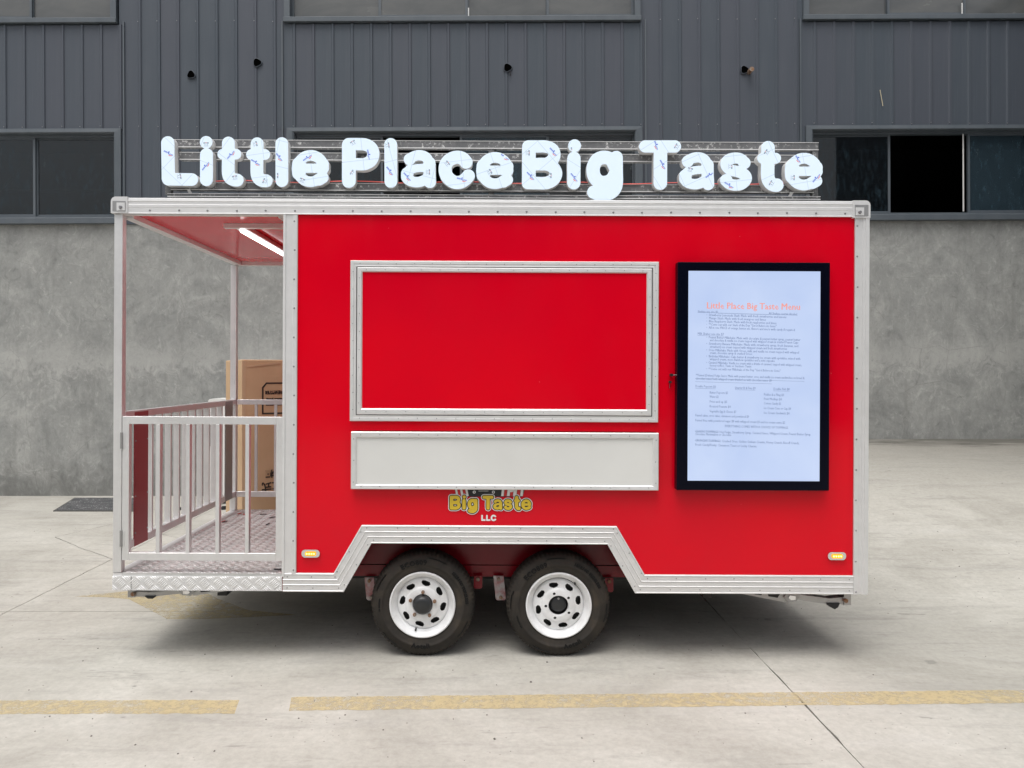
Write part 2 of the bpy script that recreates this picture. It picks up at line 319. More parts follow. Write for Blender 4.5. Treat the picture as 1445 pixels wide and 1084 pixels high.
def glassmat(name, dirt=.0):
    m = bpy.data.materials.new(name); m.use_nodes = True; t = m.node_tree; t.nodes.clear(); o = t.nodes.new('ShaderNodeOutputMaterial'); tr = t.nodes.new('ShaderNodeBsdfTransparent'); tr.inputs[0].default_value = (.22, .30, .34, 1)
    gl = t.nodes.new('ShaderNodeBsdfGlossy'); gl.inputs['Roughness'].default_value = .03; gl.inputs[0].default_value = (1, 1, 1, 1); fr = t.nodes.new('ShaderNodeFresnel'); fr.inputs[0].default_value = 1.5
    mx = t.nodes.new('ShaderNodeMixShader'); t.links.new(fr.outputs[0], mx.inputs[0]); t.links.new(tr.outputs[0], mx.inputs[1]); t.links.new(gl.outputs[0], mx.inputs[2])
    df = t.nodes.new('ShaderNodeBsdfDiffuse'); df.inputs[0].default_value = (.05, .085, .11, 1); tc = t.nodes.new('ShaderNodeTexCoord'); mp = t.nodes.new('ShaderNodeMapping'); mp.inputs['Scale'].default_value = (5, 1, 1.6)
    no = t.nodes.new('ShaderNodeTexNoise'); no.inputs['Scale'].default_value = 4; no.inputs['Detail'].default_value = 8; no.inputs['Roughness'].default_value = .72; mr = t.nodes.new('ShaderNodeMapRange')
    for i, v in zip((1, 2, 3, 4), (.5, .78, .03 + dirt, .5 + dirt)): mr.inputs[i].default_value = v
    t.links.new(tc.outputs['Object'], mp.inputs[0]); t.links.new(mp.outputs[0], no.inputs['Vector']); t.links.new(no.outputs['Fac'], mr.inputs[0])
    m2 = t.nodes.new('ShaderNodeMixShader'); t.links.new(mr.outputs[0], m2.inputs[0]); t.links.new(mx.outputs[0], m2.inputs[1]); t.links.new(df.outputs[0], m2.inputs[2])
    n2 = t.nodes.new('ShaderNodeTexNoise'); n2.inputs['Scale'].default_value = 3.1; n2.inputs['Detail'].default_value = 9; n2.inputs['Roughness'].default_value = .85; mp2 = t.nodes.new('ShaderNodeMapping'); mp2.inputs['Scale'].default_value = (4, 1, 1.1); t.links.new(tc.outputs['Object'], mp2.inputs[0]); t.links.new(mp2.outputs[0], n2.inputs['Vector'])
    r2 = t.nodes.new('ShaderNodeMapRange'); 
    for i, v in zip((1, 2, 3, 4), (.60, .72, 0, .75)): r2.inputs[i].default_value = v
    t.links.new(n2.outputs['Fac'], r2.inputs[0]); d2 = t.nodes.new('ShaderNodeBsdfDiffuse'); d2.inputs[0].default_value = (.20, .24, .25, 1); m3 = t.nodes.new('ShaderNodeMixShader'); t.links.new(r2.outputs[0], m3.inputs[0]); t.links.new(m2.outputs[0], m3.inputs[1]); t.links.new(d2.outputs[0], m3.inputs[2]); t.links.new(m3.outputs[0], o.inputs[0]); return m
M['glass'] = glassmat('dusty_dark_glass', .0); M['glass_b'] = glassmat('hazy_glass', .35)
M['seal'] = N('joint_filler', (.06, .058, .05), .9).m
def paintmat(name, c1_, c2_, lo, hi, al):
    s = N(name, c1_, .85, spec=.25); c = s.coord(); a = s.noise(16, 8, .8, c, .3); b = s.noise(1.3, 4, .6, c); f = s.noise(70, 4, .7, c)
    col = s.ramp(b, [(.3, c1_), (.7, c2_)]); s.col(s.mix(col, (.25, .21, .14), s.g(f, .5, .75, 0, .5)))
    m = s.math('ADD', s.math('MULTIPLY', a, .75), s.math('MULTIPLY', b, .35)); s.l(s.g(m, hi, lo, 0, al), s.b.inputs['Alpha']); return s.m
M['yellow'] = paintmat('yellow_road_paint', (.52, .42, .235), (.56, .47, .29), .50, .70, .80)
M['yellow_old'] = paintmat('faded_yellow_paint', (.50, .42, .25), (.49, .42, .27), .50, .68, .7)
M['light_print'] = N('logo_white', (.75, .75, .75), .4).m; M['logo_black'] = N('logo_black', (.012, .012, .014), .4).m
M['gold'] = N('logo_gold', (.62, .44, .03), .4).m; M['logo_red'] = N('logo_red', (.55, .02, .02), .4).m

# ------------------------------------------------------------------ coordinates
def fx(px, Y=Y0): return (px - 690) * Y / K
def fz(py, Y=Y0): return H - (py - 525) * Y / K
def L(px, py, Y=Y0): return (fx(px, Y), fz(py, Y))
def lev(px, py): return py - .0047 * (px - 690)

# ------------------------------------------------------------------ ground
def sm(t): t = min(max(t, 0), 1); return t * t * (3 - 2 * t)
RAMP = .84
def hgt(x, y):
    """the paving rises to a loading threshold in front of the right-hand part of the wall"""
    return RAMP * sm((x - .2) / 2.6) * (min(max((y - 5.9) / (YW - 5.9), 0), 1) ** 1.15) if y > 5.9 else 0.0
def sheet(name, xs, ys, dz, mat, parent):
    V = [(x, y, hgt(x, y) + dz) for x in xs for y in ys]; n = len(ys)
    F = [(i * n + j, (i + 1) * n + j, (i + 1) * n + j + 1, i * n + j + 1) for i in range(len(xs) - 1) for j in range(n - 1)]
    return mesh(name, V, F, mat, parent, smooth=True)
def lin(a, b, st): k = max(1, int(round((b - a) / st))); return [a + (b - a) * i / k for i in range(k + 1)]
ground = empty('ground', (0, 0, 0), kind='structure')
sheet('sub_base', [-160, -60, -20] + lin(-10, 12, .5) + [20, 60, 160], [-160, -40, -10, 0] + lin(4, YW + .6, .25) + [30, 80, 160], -.030, M['seal'], ground)
jit0 = lambda X, y: .005 * math.sin(y * 3.1 + X) + .003 * math.sin(y * 17 + X) + .002 * math.sin(y * 41 + 2)
XJ = [-60, -19.8, -14.4, -9.05, -3.66, 1.725, 9.6, 17.9, 60]; YJ = [-60, -12, -6.2, -.3, 5.6, YW + .35]
for i in range(len(XJ) - 1):
    for j in range(len(YJ) - 1):
        if i >= 5 and j == 4: continue
        gp = .0035; x0, x1, y0, y1 = XJ[i] + gp, XJ[i + 1] - gp, YJ[j] + gp, (YJ[j + 1] if not (i >= 5 and j == 3) else YJ[5]) - gp
        near = j in (3, 4) and 3 <= i <= 6
        xs = lin(x0, x1, .3 if near else 2); ys = lin(y0, y1, .09 if near else 2)
        # edge skirt gives each slab its thickness
        V = [(x + (jit0(XJ[i] if x == x0 else XJ[i + 1], y) if near and (x == x0 or x == x1) else 0), y, hgt(x, y)) for x in xs for y in ys]; n = len(ys); F = [(a * n + b, (a + 1) * n + b, (a + 1) * n + b + 1, a * n + b + 1) for a in range(len(xs) - 1) for b in range(n - 1)]
        rim = [a * n for a in range(len(xs))] + [(len(xs) - 1) * n + b for b in range(1, n)] + [a * n + n - 1 for a in range(len(xs) - 2, -1, -1)] + [b for b in range(n - 2, 0, -1)]
        q = len(V); V += [(V[k][0], V[k][1], V[k][2] - .028) for k in rim]
        F += [(rim[k], rim[(k + 1) % len(rim)], q + (k + 1) % len(rim), q + k) for k in range(len(rim))]
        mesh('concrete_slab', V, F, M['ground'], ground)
# a wandering hairline crack beside the joint and two by the left wall
def crack(pts, wd, name='crack'):
    P = []
    for a, b in zip(pts[:-1], pts[1:]):
        k = max(2, int(math.dist(a, b) / .07))
        for i in range(k): t = i / k; P.append((a[0] + (b[0] - a[0]) * t + random.uniform(-.008, .008), a[1] + (b[1] - a[1]) * t + random.uniform(-.008, .008)))
    P.append(pts[-1]); V = []; F = []
    for i, (x, y) in enumerate(P):
        q = P[min(i + 1, len(P) - 1)]; p = P[max(i - 1, 0)]; d = Vector((q[0] - p[0], q[1] - p[1])).normalized(); ww = wd * random.uniform(.4, 1.3)
        for sgn in (-1, 1): xx, yy = x - d.y * ww * sgn, y + d.x * ww * sgn; V.append((xx, yy, hgt(xx, yy) + .002))
    for i in range(len(P) - 1): F.append((2 * i, 2 * i + 1, 2 * i + 3, 2 * i + 2))
    return mesh(name, V, F, M['seal'], ground)
GP = lambda px, py: (fx(px, H * K / (py - 525)), H * K / (py - 525))
crack([GP(78, 758), GP(120, 749), GP(162, 739)], .003); crack([GP(78, 758), GP(112, 773), GP(158, 789)], .003)
crack([GP(205, 748), GP(300, 772)], .003)
mb = MB(); rg = random.Random(5)
for k in range(420):
    Y = rg.uniform(3.2, 10.6); X = rg.uniform(-.70, .76) * Y; q = rg.uniform(.002, .006) * (1.6 if k % 19 == 0 else 1); z = hgt(X, Y); a = rg.uniform(0, 3)
    mb.add([(X + q * math.cos(a + t), Y + q * 1.2 * math.sin(a + t), z) for t in (0, 1.6, 3.1, 4.7)] + [(X, Y, z + q * .8)], [(0, 1, 4), (1, 2, 4), (2, 3, 4), (3, 0, 4)])
tag(mb.build('grit', N('dark_grit', (.10, .09, .08), .9).m), 'scattered dark grit and small stones on the concrete yard', 'grit', kind='stuff')
# painted lines
def paint(name, x0, x1, ya, yb, wd, mat):
    n = int((x1 - x0) / .03); V = []; F = []
    for i in range(n + 1):
        t = i / n; x = x0 + (x1 - x0) * t; y = ya + (yb - ya) * t; e = .005
        jx = 0; y += random.uniform(-.002, .002)
        V += [(x + jx + (.03 if i == 0 else 0), y - wd / 2 + random.uniform(-e, e), .0016), (x - jx - (.03 if i == n else 0), y + wd / 2 + random.uniform(-e, e), .0016)]
    for i in range(n): F.append((2 * i, 2 * i + 2, 2 * i + 3, 2 * i + 1))
    return tag(mesh(name, V, F, mat), kind='structure')
yl = lambda py: H * K / (py - 525)
paint('yellow_line', -7.5, fx(338, yl(998)), yl(1000.5), yl(997.5), .162, M['yellow'])
paint('yellow_line', fx(406, yl(993)), 6.5, yl(993.5), yl(974.5), .165, M['yellow'])
# old worn yellow patch partly under the porch
pp = [GP(118, 843), GP(190, 838), GP(250, 868), GP(236, 874), GP(330, 874), GP(420, 868), GP(345, 857), GP(300, 838), GP(180, 834)]
mesh('worn_yellow_paint', [(x, y, .0012) for x, y in [GP(105, 842), GP(150, 843), GP(182, 846), GP(205, 858), GP(236, 874), GP(290, 874), GP(420, 868), GP(350, 861), GP(310, 846), GP(285, 834), GP(185, 834)]], [tuple(range(11))], M['yellow_old'])['kind'] = 'structure'

# ------------------------------------------------------------------ warehouse
def B(px, py, Y=YW): return (fx(px, Y), fz(py, Y))
bld = empty('warehouse', (0, YW, 0), label='long grey warehouse with dark ribbed steel cladding above a rendered concrete wall', cat='building')
def bpart(o): o.parent = bld; o.location = (-bld.location[0], -bld.location[1], -bld.location[2]); return o
def bbox(name, px0, px1, py0, py1, y0, y1, mat, b=0, parent=None):
    x0, z1 = B(px0, py0); x1, z0 = B(px1, py1); o = MB().box(x0, x1, y0, y1, z0, z1, b).build(name, mat)
    if parent is None: return bpart(o)
    o.parent = parent; return o
# concrete wall
xs = lin(-14, 16, .5); zt = fz(314.5, YW); zs = [-.6] + lin(0, zt, .4)
V = [(x, YW + .0, z) for x in xs for z in zs]; n = len(zs); F = [(a * n + b, (a + 1) * n + b, (a + 1) * n + b + 1, a * n + b + 1) for a in range(len(xs) - 1) for b in range(n - 1)]
bpart(mesh('concrete_wall', V, F, M['wall'])); bpart(MB().box(-14, 16, YW + .004, YW + .24, -.6, zt - .004).build('wall_core', M['wall']))
# windows: (left, right) of opening in photo px, upper and lower rows
WX = [(-330, 174), (407, 907), (1137, 1640)]
UP = (-150, 34); LO = (180.5, 314.5)
Yc = YW - .02        # face plane of cladding
pitch = 27.15; x0p = 502 - 30 * pitch
TOP = -330
# one cladding panel profile: flat sheet with a rib at its right edge
def panel_mesh(wm, h):
    r = .026; P = [(0, 0), (wm - 2.2 * r, 0), (wm - 1.6 * r, -.016), (wm - .6 * r, -.016), (wm - .3 * r, .0), (wm, .0)]
    V = [(x, y, z) for z in (0, h) for x, y in P]; n = len(P); return V, [(i, i + 1, n + i + 1, n + i) for i in range(n - 1)]
cache = {}
def panel(px, py0, py1):
    key = (round(py1 - py0)); x, z0 = B(px, py1); h = (py1 - py0) * YW / K
    if key not in cache:
        V, F = panel_mesh(pitch * YW / K, h); me = bpy.data.meshes.new('cladding_panel'); me.from_pydata(V, [], F); me.materials.append(M['clad']); cache[key] = me
    o = link('cladding_panel', cache[key], None); bpart(o); o.location = (x, Yc - YW + random.uniform(-.002, .002), z0)
for k in range(76):
    px = x0p + k * pitch; mid = px + pitch / 2
    inw = any(px + pitch > a + 9 and px < b - 9 for a, b in WX)
    if inw: panel(px, UP[1], LO[0] + 1); panel(px, TOP, UP[0] + 1)
    else: panel(px, TOP, LO[1])
# screws
mb = MB()
for k in range(76):
    px = x0p + (k + 1) * pitch - 4.5
    for py in (30, 177.5):
        if py == 30 and any(a < px < b for a, b in WX): continue
        x, z = B(px + random.uniform(-1, 1), py + random.uniform(-1, 1)); mb.cyl((x, Yc - .02, z), (x, Yc - .026, z), .007, 6)
for py in ():
    for k in range(76):
        px = x0p + (k + 1) * pitch - 4.5
        if any(a - 5 < px < b + 5 for a, b in WX): continue
        x, z = B(px, py); mb.cyl((x, Yc - .02, z), (x, Yc - .028, z), .008, 6)
o = bpart(mb.build('cladding_screws', M['rivet'])); o['kind'] = 'stuff'
bbox('dark_backing', -1100, 2300, TOP, UP[0] - 2, YW + .03, YW + .05, M['dk']); bbox('dark_backing', -1100, 2300, UP[1] + 2, LO[0] - 2, YW + .03, YW + .05, M['dk'])
for a, b in ((174, 407), (907, 1137), (-1100, -330), (1640, 2300)):
    bbox('dark_backing', a + 2, b - 2, UP[0] - 2, UP[1] + 2, YW + .03, YW + .05, M['dk']); bbox('dark_backing', a + 2, b - 2, LO[0] - 2, LO[1], YW + .03, YW + .05, M['dk'])
# rooms behind the glass
mb = MB(); zb, ztop = fz(330, YW), fz(TOP, YW)
bpart(MB().box(-14, 16, YW + 3.6, YW + 3.7, 0, ztop + .4).build('rear_wall', M['dk'])); bpart(MB().box(-14, 16, YW + .3, YW + 3.6, zb - .3, zb - .2).build('floor_slab', M['dk']))
bpart(MB().box(-14.2, 16.2, YW - .1, YW + 3.9, ztop + .0, ztop + .15).build('roof', M['clad'])); bpart(MB().box(-14.1, -14, YW, YW + 3.7, -.4, ztop).build('side_wall', M['wall'])); bpart(MB().box(16, 16.1, YW, YW + 3.7, -.4, ztop).build('side_wall', M['wall']))
bpart(MB().box(-14, 16, YW + .3, YW + 3.6, fz(110, YW), fz(100, YW)).build('floor_slab', M['dk']))
s_ = M['alu_dark']
bpart(MB().cyl((fx(-30, YW + .7), YW + .7, fz(298, YW + .7)), (fx(58, YW + .7), YW + .7, fz(205, YW + .7)), .02, 8).build('interior_brace', M['galv']))
bpart(MB().box(fx(10, YW + 1), fx(170, YW + 1), YW + 1, YW + 1.05, fz(268, YW + 1), fz(264, YW + 1)).build('interior_rail', M['card']))
def window(a, b, top, bot, panes, mat_default, header):
    """frame, mullions, sashes and panes of one long window; panes = (px0, px1, kind)"""
    wn = empty('window', (0, 0, 0)); wn.parent = bld; wn.location = (0, -YW, 0)
    f = 6
    # folded flashing round the opening
    if header:
        o = stripe('flashing', [B(a, top), B(b, top), B(b, bot - 8)], [B(a + 10, top + 6.5), B(b - 10, top + 6.5), B(b - 10, bot - 8)], [(0, .03), (.8, .036), (1, .02)], Yc, M['frame'], wn)
        o = stripe('flashing', [B(a, top), B(a, bot - 8)], [B(a + 10, top + 6.5), B(a + 10, bot - 8)], [(0, .03), (.8, .036), (1, .02)], Yc, M['frame'], wn)
        bbox('reveal', a + 10, b - 10, top + 5, top + 7, Yc - .01, YW + .12, M['frame'], parent=wn)
        for q in (a + 9.5, b - 10.5): bbox('reveal', q, q + 1, top + 7, bot - 9, Yc - .01, YW + .12, M['frame'], parent=wn)
    else:
        for q in (a, b - 8): bbox('flashing', q, q + 8, top, bot - 8.5, Yc - .03, YW + .12, M['frame'], parent=wn)
    bbox('sill', a - 1, b + 1, bot - 8.5, bot - (0 if header else 1.5), Yc - .055, YW + .1, M['frame'], .006, parent=wn)
    if header: bbox('sill_lip', a + 2, b - 2, bot - 9.8, bot - 8.6, Yc - .04, YW + .06, M['frame'], parent=wn)
    yt = top + (7 if header else 0); yb = bot - 10
    bbox('frame_rail', a + 10, b - 10, yt, yt + 3, YW + .03, YW + .12, M['frame'], parent=wn); bbox('frame_rail', a + 10, b - 10, yb - 2.5, yb + .5, YW + .03, YW + .12, M['frame'], parent=wn)
    for (p0, p1, kind) in panes:
        if kind == 'open': continue
        d = .05 if kind[0] == 'f' else .085
        m_ = {'u': M['glass_up'], 'd': M['glass'], 'b': M['glass_b']}[kind[1]]
        sash = empty('sash', (0, 0, 0)); sash.parent = wn; e = 3.2
        mb = MB()
        for (q0, q1, r0, r1) in ((p0, p0 + e, yt + 3, yb - 2.6), (p1 - e, p1, yt + 3, yb - 2.6), (p0 + e, p1 - e, yt + 3, yt + 3 + 2.2), (p0 + e, p1 - e, yb - 2.6 - e, yb - 2.6)):
            x0, z1 = B(q0, r0); x1, z0 = B(q1, r1); mb.box(x0, x1, YW + d, YW + d + .03, z0, z1)
        me = mb.build('sash_frame', M['frame']); me.parent = wn
        bpy.data.objects.remove(sash)
        x0, z1 = B(p0 + e, yt + 5); x1, z0 = B(p1 - e, yb - 5); o = MB().box(x0, x1, YW + d + .012, YW + d + .018, z0, z1).build('pane', m_); o.parent = wn
    return wn
def win_rows():
    # left
    window(-330, 174, *LO, [(-320, -200, 'fd'), (-200, -85, 'bd'), (-85, 48, 'fd'), (47, 164, 'bd')], None, True)
    window(407, 907, *LO, [(417, 541, 'fd'), (541, 652, 'open'), (650, 776, 'fb'), (774, 898, 'bd')], None, True)
    window(1137, 1640, *LO, [(1147, 1262, 'bd'), (1262, 1372, 'open'), (1370, 1500, 'fb'), (1498, 1630, 'bd')], None, True)
    window(-330, 168, *UP, [(-322, -210, 'fu'), (-210, -85, 'bu'), (-85, 44, 'fu'), (42, 160, 'bu')], None, False)
    window(404, 905, *UP, [(412, 538, 'bu'), (536, 662, 'fu'), (660, 776, 'bu'), (774, 897, 'fu')], None, False)
    window(1134, 1640, *UP, [(1142, 1260, 'bu'), (1257, 1368, 'fu'), (1366, 1500, 'bu'), (1498, 1630, 'fu')], None, False)
win_rows()
bbox('pull_cord', 1363, 1364.6, 187, 300, YW + .05, YW + .06, M['white_pl']); bbox('pull_cord', 662.5, 664, 10, 24, YW + .02, YW + .03, M['white_pl']); bbox('pull_cord', 1360.5, 1362, 6, 24, YW + .02, YW + .03, M['white_pl'])
# holes punched through the cladding, one with a rusty pipe stub
for px, py, r in ((273, 105.2, 4.2), (366, 88.6, 4.4), (718, 97.2, 4.4), (1051, 101.5, 4.2)):
    x, z = B(px, py); pts = []; ring = []
    for i in range(18):
        a = i / 18 * 2 * math.pi; rr = r * 1.2 * YW / K * (1 + .12 * math.sin(3 * a + px)); pts.append((x + rr * math.cos(a), z + rr * math.sin(a)))
    bpart(MB().prism(pts, Yc - .024, Yc - .0165).build('pipe_hole', M['void']))
    A = [(x + (p[0] - x) * 1.22, z + (p[1] - z) * 1.22) for p in pts]; o = stripe('torn_edge', A, pts, [(0.3, .026), (.9, .028)], Yc, M['clad'], None, closed=True); bpart(o)
x, z = B(1058, 104.5); bpart(MB().cyl((x, Yc - .12, z), (x, Yc + .02, z), .034, 14).build('pipe_stub', M['rust']))
x, z = B(721, 104); bpart(MB().cyl((x, Yc - .03, z), (x + .01, Yc - .03, z - .05), .008, 6).build('cable_end', M['chassis']))
bpart(MB().obox((fx(1243.5, YW), Yc - .018, fz(142, YW)), (.17, 0, -.98), (0, 1, 0), (.98, 0, .17), .12, .002, .004).build('scratch', N('bare_scratch', (.62, .55, .38), .6).m))
for a, b in WX:
    for q0, q1 in ((a - 26, a + 3), (b - 3, b + 26)): bbox('corner_strip', q0, q1, TOP, LO[1], Yc + .003, YW + .02, M['clad'])
# vertical seam strips at window ends
for px in (172.5, 405, 909, 1134): bbox('seam_strip', px - 1.5, px + 1.5, TOP, UP[0] + 5, Yc - .024, Yc - .002, M['frame'])
for px in (178, 401, 912, 1130): bbox('seam_strip', px - 1, px + 1, UP[1] - 4, LO[1] - 3, Yc - .022, Yc - .002, M['frame'])
bpart(MB().box(8.0, 8.3, 5.0, YW - .07, -.3, 3.6).build('added_shade_wall', M['wall'])); bpart(MB().box(7.97, 8.35, 4.95, YW - .08, 3.602, 7.5).build('added_shade_cladding', M['clad'])); bpart(MB().box(7.95, 13.5, 4.9, YW - .08, 7.502, 7.6).build('added_shade_roof', M['clad']))  # unseen wing added out of view to shade the right-hand paving
bld.rotation_euler = (0, -.0042, 0)
bld.location = (math.sin(.0042) * H, YW, 0)

# opposite side of the yard, seen only as a reflection
opp = empty('opposite_warehouse', (0, -15, 0), label='grey warehouse across the yard behind the viewer', cat='building')
o = MB().box(-25, 25, -15.4, -15, 0, 7.5).build('facade', M['clad']); o.parent = opp; o.location = (0, 15, 0)
o = MB().box(-6, 2, -15, -14.94, 0, 4.2).build('roller_door', M['alu_dark']); o.parent = opp; o.location = (0, 15, 0)

# ------------------------------------------------------------------ drain cover and other things by the wall
def ground_pt(px, py): Y = H * K / (py - 525); return fx(px, Y), Y
dc = empty('drain_cover', (*ground_pt(118, 713), 0), label='flat grey metal drain cover set in the paving beside the concrete wall at left', cat='drain cover')
ca = [ground_pt(75, 722), ground_pt(105, 703.5), ground_pt(215, 703.5), ground_pt(215, 722)]
c0 = dc.location
def rel(o, p): o.parent = p; o.location = -Vector(p.location); return o
rel(MB().add([(x, y, z) for x, y in ca for z in (.0, .012)], [(0, 2, 4, 6), (1, 7, 5, 3), (0, 1, 3, 2), (2, 3, 5, 4), (4, 5, 7, 6), (6, 7, 1, 0)]).build('cover_plate', N('worn_iron', (.10, .10, .095), .6, .5).m), dc)
mb = MB()
for i in range(26):
    y = ca[0][1] + .04 + i * (ca[1][1] - ca[0][1] - .06) / 26; xl = ca[0][0] + (y - ca[0][1]) / (ca[1][1] - ca[0][1]) * (ca[1][0] - ca[0][0])
    mb.box(xl + .03, ca[2][0] - .03, y, y + .012, .012, .018)
rel(mb.build('cover_ridges', M['galv']), dc)['kind'] = 'stuff'
# white cabinet near the wall
Yf = 10.15; x0, x1 = fx(293.5, Yf), fx(332, Yf); zt_ = fz(563, Yf)
wc = empty('white_cabinet', ((x0 + x1) / 2, Yf + .2, 0), label='white rounded cabinet against the concrete wall seen behind the porch railing', cat='cabinet')
def rrect(x0, x1, z0, z1, r, n=5):
    P = []
    for cx, cz, a0 in ((x1 - r, z1 - r, 0), (x0 + r, z1 - r, 90), (x0 + r, z0 + r, 180), (x1 - r, z0 + r, 270)):
        for i in range(n + 1): a = R(a0 + 90 * i / n); P.append((cx + r * math.cos(a), cz + r * math.sin(a)))
    return P
rel(MB().prism(rrect(x0, x1, .03, zt_, .04), Yf + .03, Yf + .45).build('cabinet_body', M['white_pl']), wc); rel(MB().prism(rrect(x0, x1, .06, zt_, .04), Yf, Yf + .024).build('door', M['white_pl']), wc)
rel(MB().box(x0 + .03, x0 + .05, Yf - .03, Yf, .8, 1.1, .005).build('handle', M['alu_dark']), wc); rel(MB().box(x0 + .03, x1 - .03, Yf + .06, Yf + .4, 0, .03).build('plinth', M['black']), wc)
# cardboard carton behind the rear railing
cy = 7.16; cx = fx(342, cy); hbox = fz(507.5, cy)
crt = empty('cardboard_carton', (cx, cy, 0), label='tall brown cardboard carton standing upside down behind the rear porch railing', cat='carton'); crt.rotation_euler = (0, 0, R(30))
o = MB().box(0, .75, 0, .84, 0, hbox, .006).build('carton_body', M['card'], crt)
o = MB().box(.0, .75, .33, .38, hbox, hbox + .002).build('tape_strip', M['tape'], crt)
MB().box(-.003, .03, -.003, 0, 0.05, hbox - .01).build('edge_crease', M['tape'], crt)
MB().obox((.2, -.002, hbox - .05), (1, 0, .12), (0, 1, 0), (-.12, 0, 1), .16, .0015, .008).build('tape_strip', M['tape'], crt)
s0 = 1 / (K / cy)   # metres per pixel at the carton
def cxz(px, py): return ((px - 342) * s0 * 1.06, H - (py - 525) * (cy + .02) / K)
A = [cxz(369, 547), cxz(373, 539), cxz(440, 539), cxz(440, 586), cxz(366.5, 585)]
pts = [cxz(367.5, 547), cxz(373, 540), cxz(445, 540), cxz(445, 585.5), cxz(367.5, 585.5)]; pin = [cxz(369.7, 548), cxz(374, 542.2), cxz(442.8, 542.2), cxz(442.8, 583.3), cxz(369.7, 583.3)]
stripe('printed_frame', pts, pin, [(0, .0015), (1, .0015)], 0, M['card_ink'], crt, closed=True)
def flip_text(body, px, py, size, name, sp=1.0, bold=.0032):
    me = text_mesh(body, size, .0008, 'RIGHT', bold, 2, sp); x, z = cxz(px, py)
    join_meshes(name, [(me, Matrix.Translation((x, -.001, z)) @ Matrix.Rotation(math.pi, 4, 'Y'))], M['card_ink'], crt)
flip_text('正面', 372.5, 563.5, .082, 'printed_text'); flip_text('冷藏/保鲜柜', 372, 552.5, .034, 'printed_text')
flip_text('立式', 367, 684, .10, 'printed_text'); flip_text('展示柜', 372, 666.5, .082, 'printed_text')
# dry scraps lying on the paving behind the railing
for i, (px, py, r, lb) in enumerate(((327, 714, .05, 'black scrap of rubber on the paving by the rear porch post'), (254, 719.5, .045, 'small dark stone on the paving in front of the wall, behind the side railing'), (316, 719, .06, 'thin dark strip of litter on the paving beside the side railing foot'))):
    x, y = ground_pt(px, py); pts = [(x + r * random.uniform(.5, 1.1) * math.cos(a / 7 * 6.283), y + r * random.uniform(.3, .7) * math.sin(a / 7 * 6.283)) for a in range(7)]
    V = [(a, b, .0) for a, b in pts] + [(x + (a - x) * .7, y + (b - y) * .7, .02 + .012 * i) for a, b in pts]
    tag(mesh(('rubber_scrap', 'stone', 'litter_strip')[i], V, [tuple(range(7))[::-1], tuple(range(7, 14))] + [(k, (k + 1) % 7, 7 + (k + 1) % 7, 7 + k) for k in range(7)], M['black']), lb, ('scrap', 'stone', 'litter')[i])

# ------------------------------------------------------------------ the trailer
W = 2.14; Yb = Y0 + W
TA = .0047
tr = empty('food_trailer', (0, Y0 + W / 2, 0), label='red food trailer with aluminium trim, railed porch and two white wheels', cat='food trailer')
def T(o): o.parent = tr; o.location = (0, -(Y0 + W / 2), 0); return o
def tbox(name, px0, px1, py0, py1, y0, y1, mat, b=0, Y=Y0):
    x0, z1 = L(px0, py0, Y); x1, z0 = L(px1, py1, Y); return T(MB().box(x0, x1, y0, y1, z0, z1, b).build(name, mat))
def sub(o, p): o.parent = p; o.location = (0, 0, 0); return o
XL, XR = fx(160), fx(1224.5); XB = fx(400)
zR1, zR0 = fz(281.8), fz(304.3); zS1, zS0 = fz(809.5), fz(835.8); zA1, zA0 = fz(741.5), fz(767.2)
# walls
def arch(x): return x
front = [L(400, 303), L(1224, 303), L(1224, 835), L(897.6, 835), L(858.5, 767.2), L(525.7, 767.2), L(486.5, 835), L(400, 835)]
T(MB().prism(front, Y0 + .002, Y0 + .05).build('side_panel', M['red'])); T(MB().prism(front, Yb - .05, Yb - .002).build('side_panel', M['red']))
T(MB().box(XB + .002, XB + .05, Y0 + .052, Yb - .052, zA0, zR0 - .002).build('end_panel', M['red'])); T(MB().box(XR - .05, XR - .004, Y0 + .052, Yb - .052, zS0, zR0 - .002).build('end_panel', M['red']))
T(MB().box(XB + .052, XR - .052, Y0 + .052, Yb - .052, zA0, zA0 + .04).build('floor', M['chassis']))
for a, b in ((XB, fx(486)), (fx(898), XR - .06)): T(MB().box(a, b, Y0 + .052, Yb - .052, zS0 + .02, zA0 - .002).build('floor_box', M['chassis']))
# wheel box behind the wheels and chassis rails
Yi = Y0 + .33
T(MB().box(fx(486) + .002, fx(898) - .002, Yi, Yb - .33, fz(797, Yi), zA0 - .002).build('wheel_box', M['maroon'])); T(MB().box(fx(440), fx(945), Yi - .012, Yi + .05, fz(813, Yi), fz(797.5, Yi)).build('chassis_rail', M['maroon']))
T(MB().box(fx(440), fx(945), Yb - .38, Yb - .31, fz(813, Yi), fz(797.5, Yi)).build('chassis_rail', M['chassis']))
for px in (300, 1000, 1120): T(MB().box(fx(px), fx(px) + .06, Y0 + .1, Yb - .1, zS0 - .06, zS0 + .018).build('cross_member', M['chassis']))
T(MB().box(XL + .1, XR - .1, Y0 + .55, Y0 + .62, zS0 - .07, zS0 + .019).build('frame_rail', M['chassis'])); T(MB().box(XL + .1, XR - .1, Yb - .62, Yb - .55, zS0 - .07, zS0 + .019).build('frame_rail', M['chassis']))
for y_ in (Yb - .30, Y0 + 1.2): T(MB().box(fx(420), fx(1075), y_, y_ + .10, .20, zS0 - .072).build('added_light_block', M['chassis']))  # beams added to keep light out from under the trailer
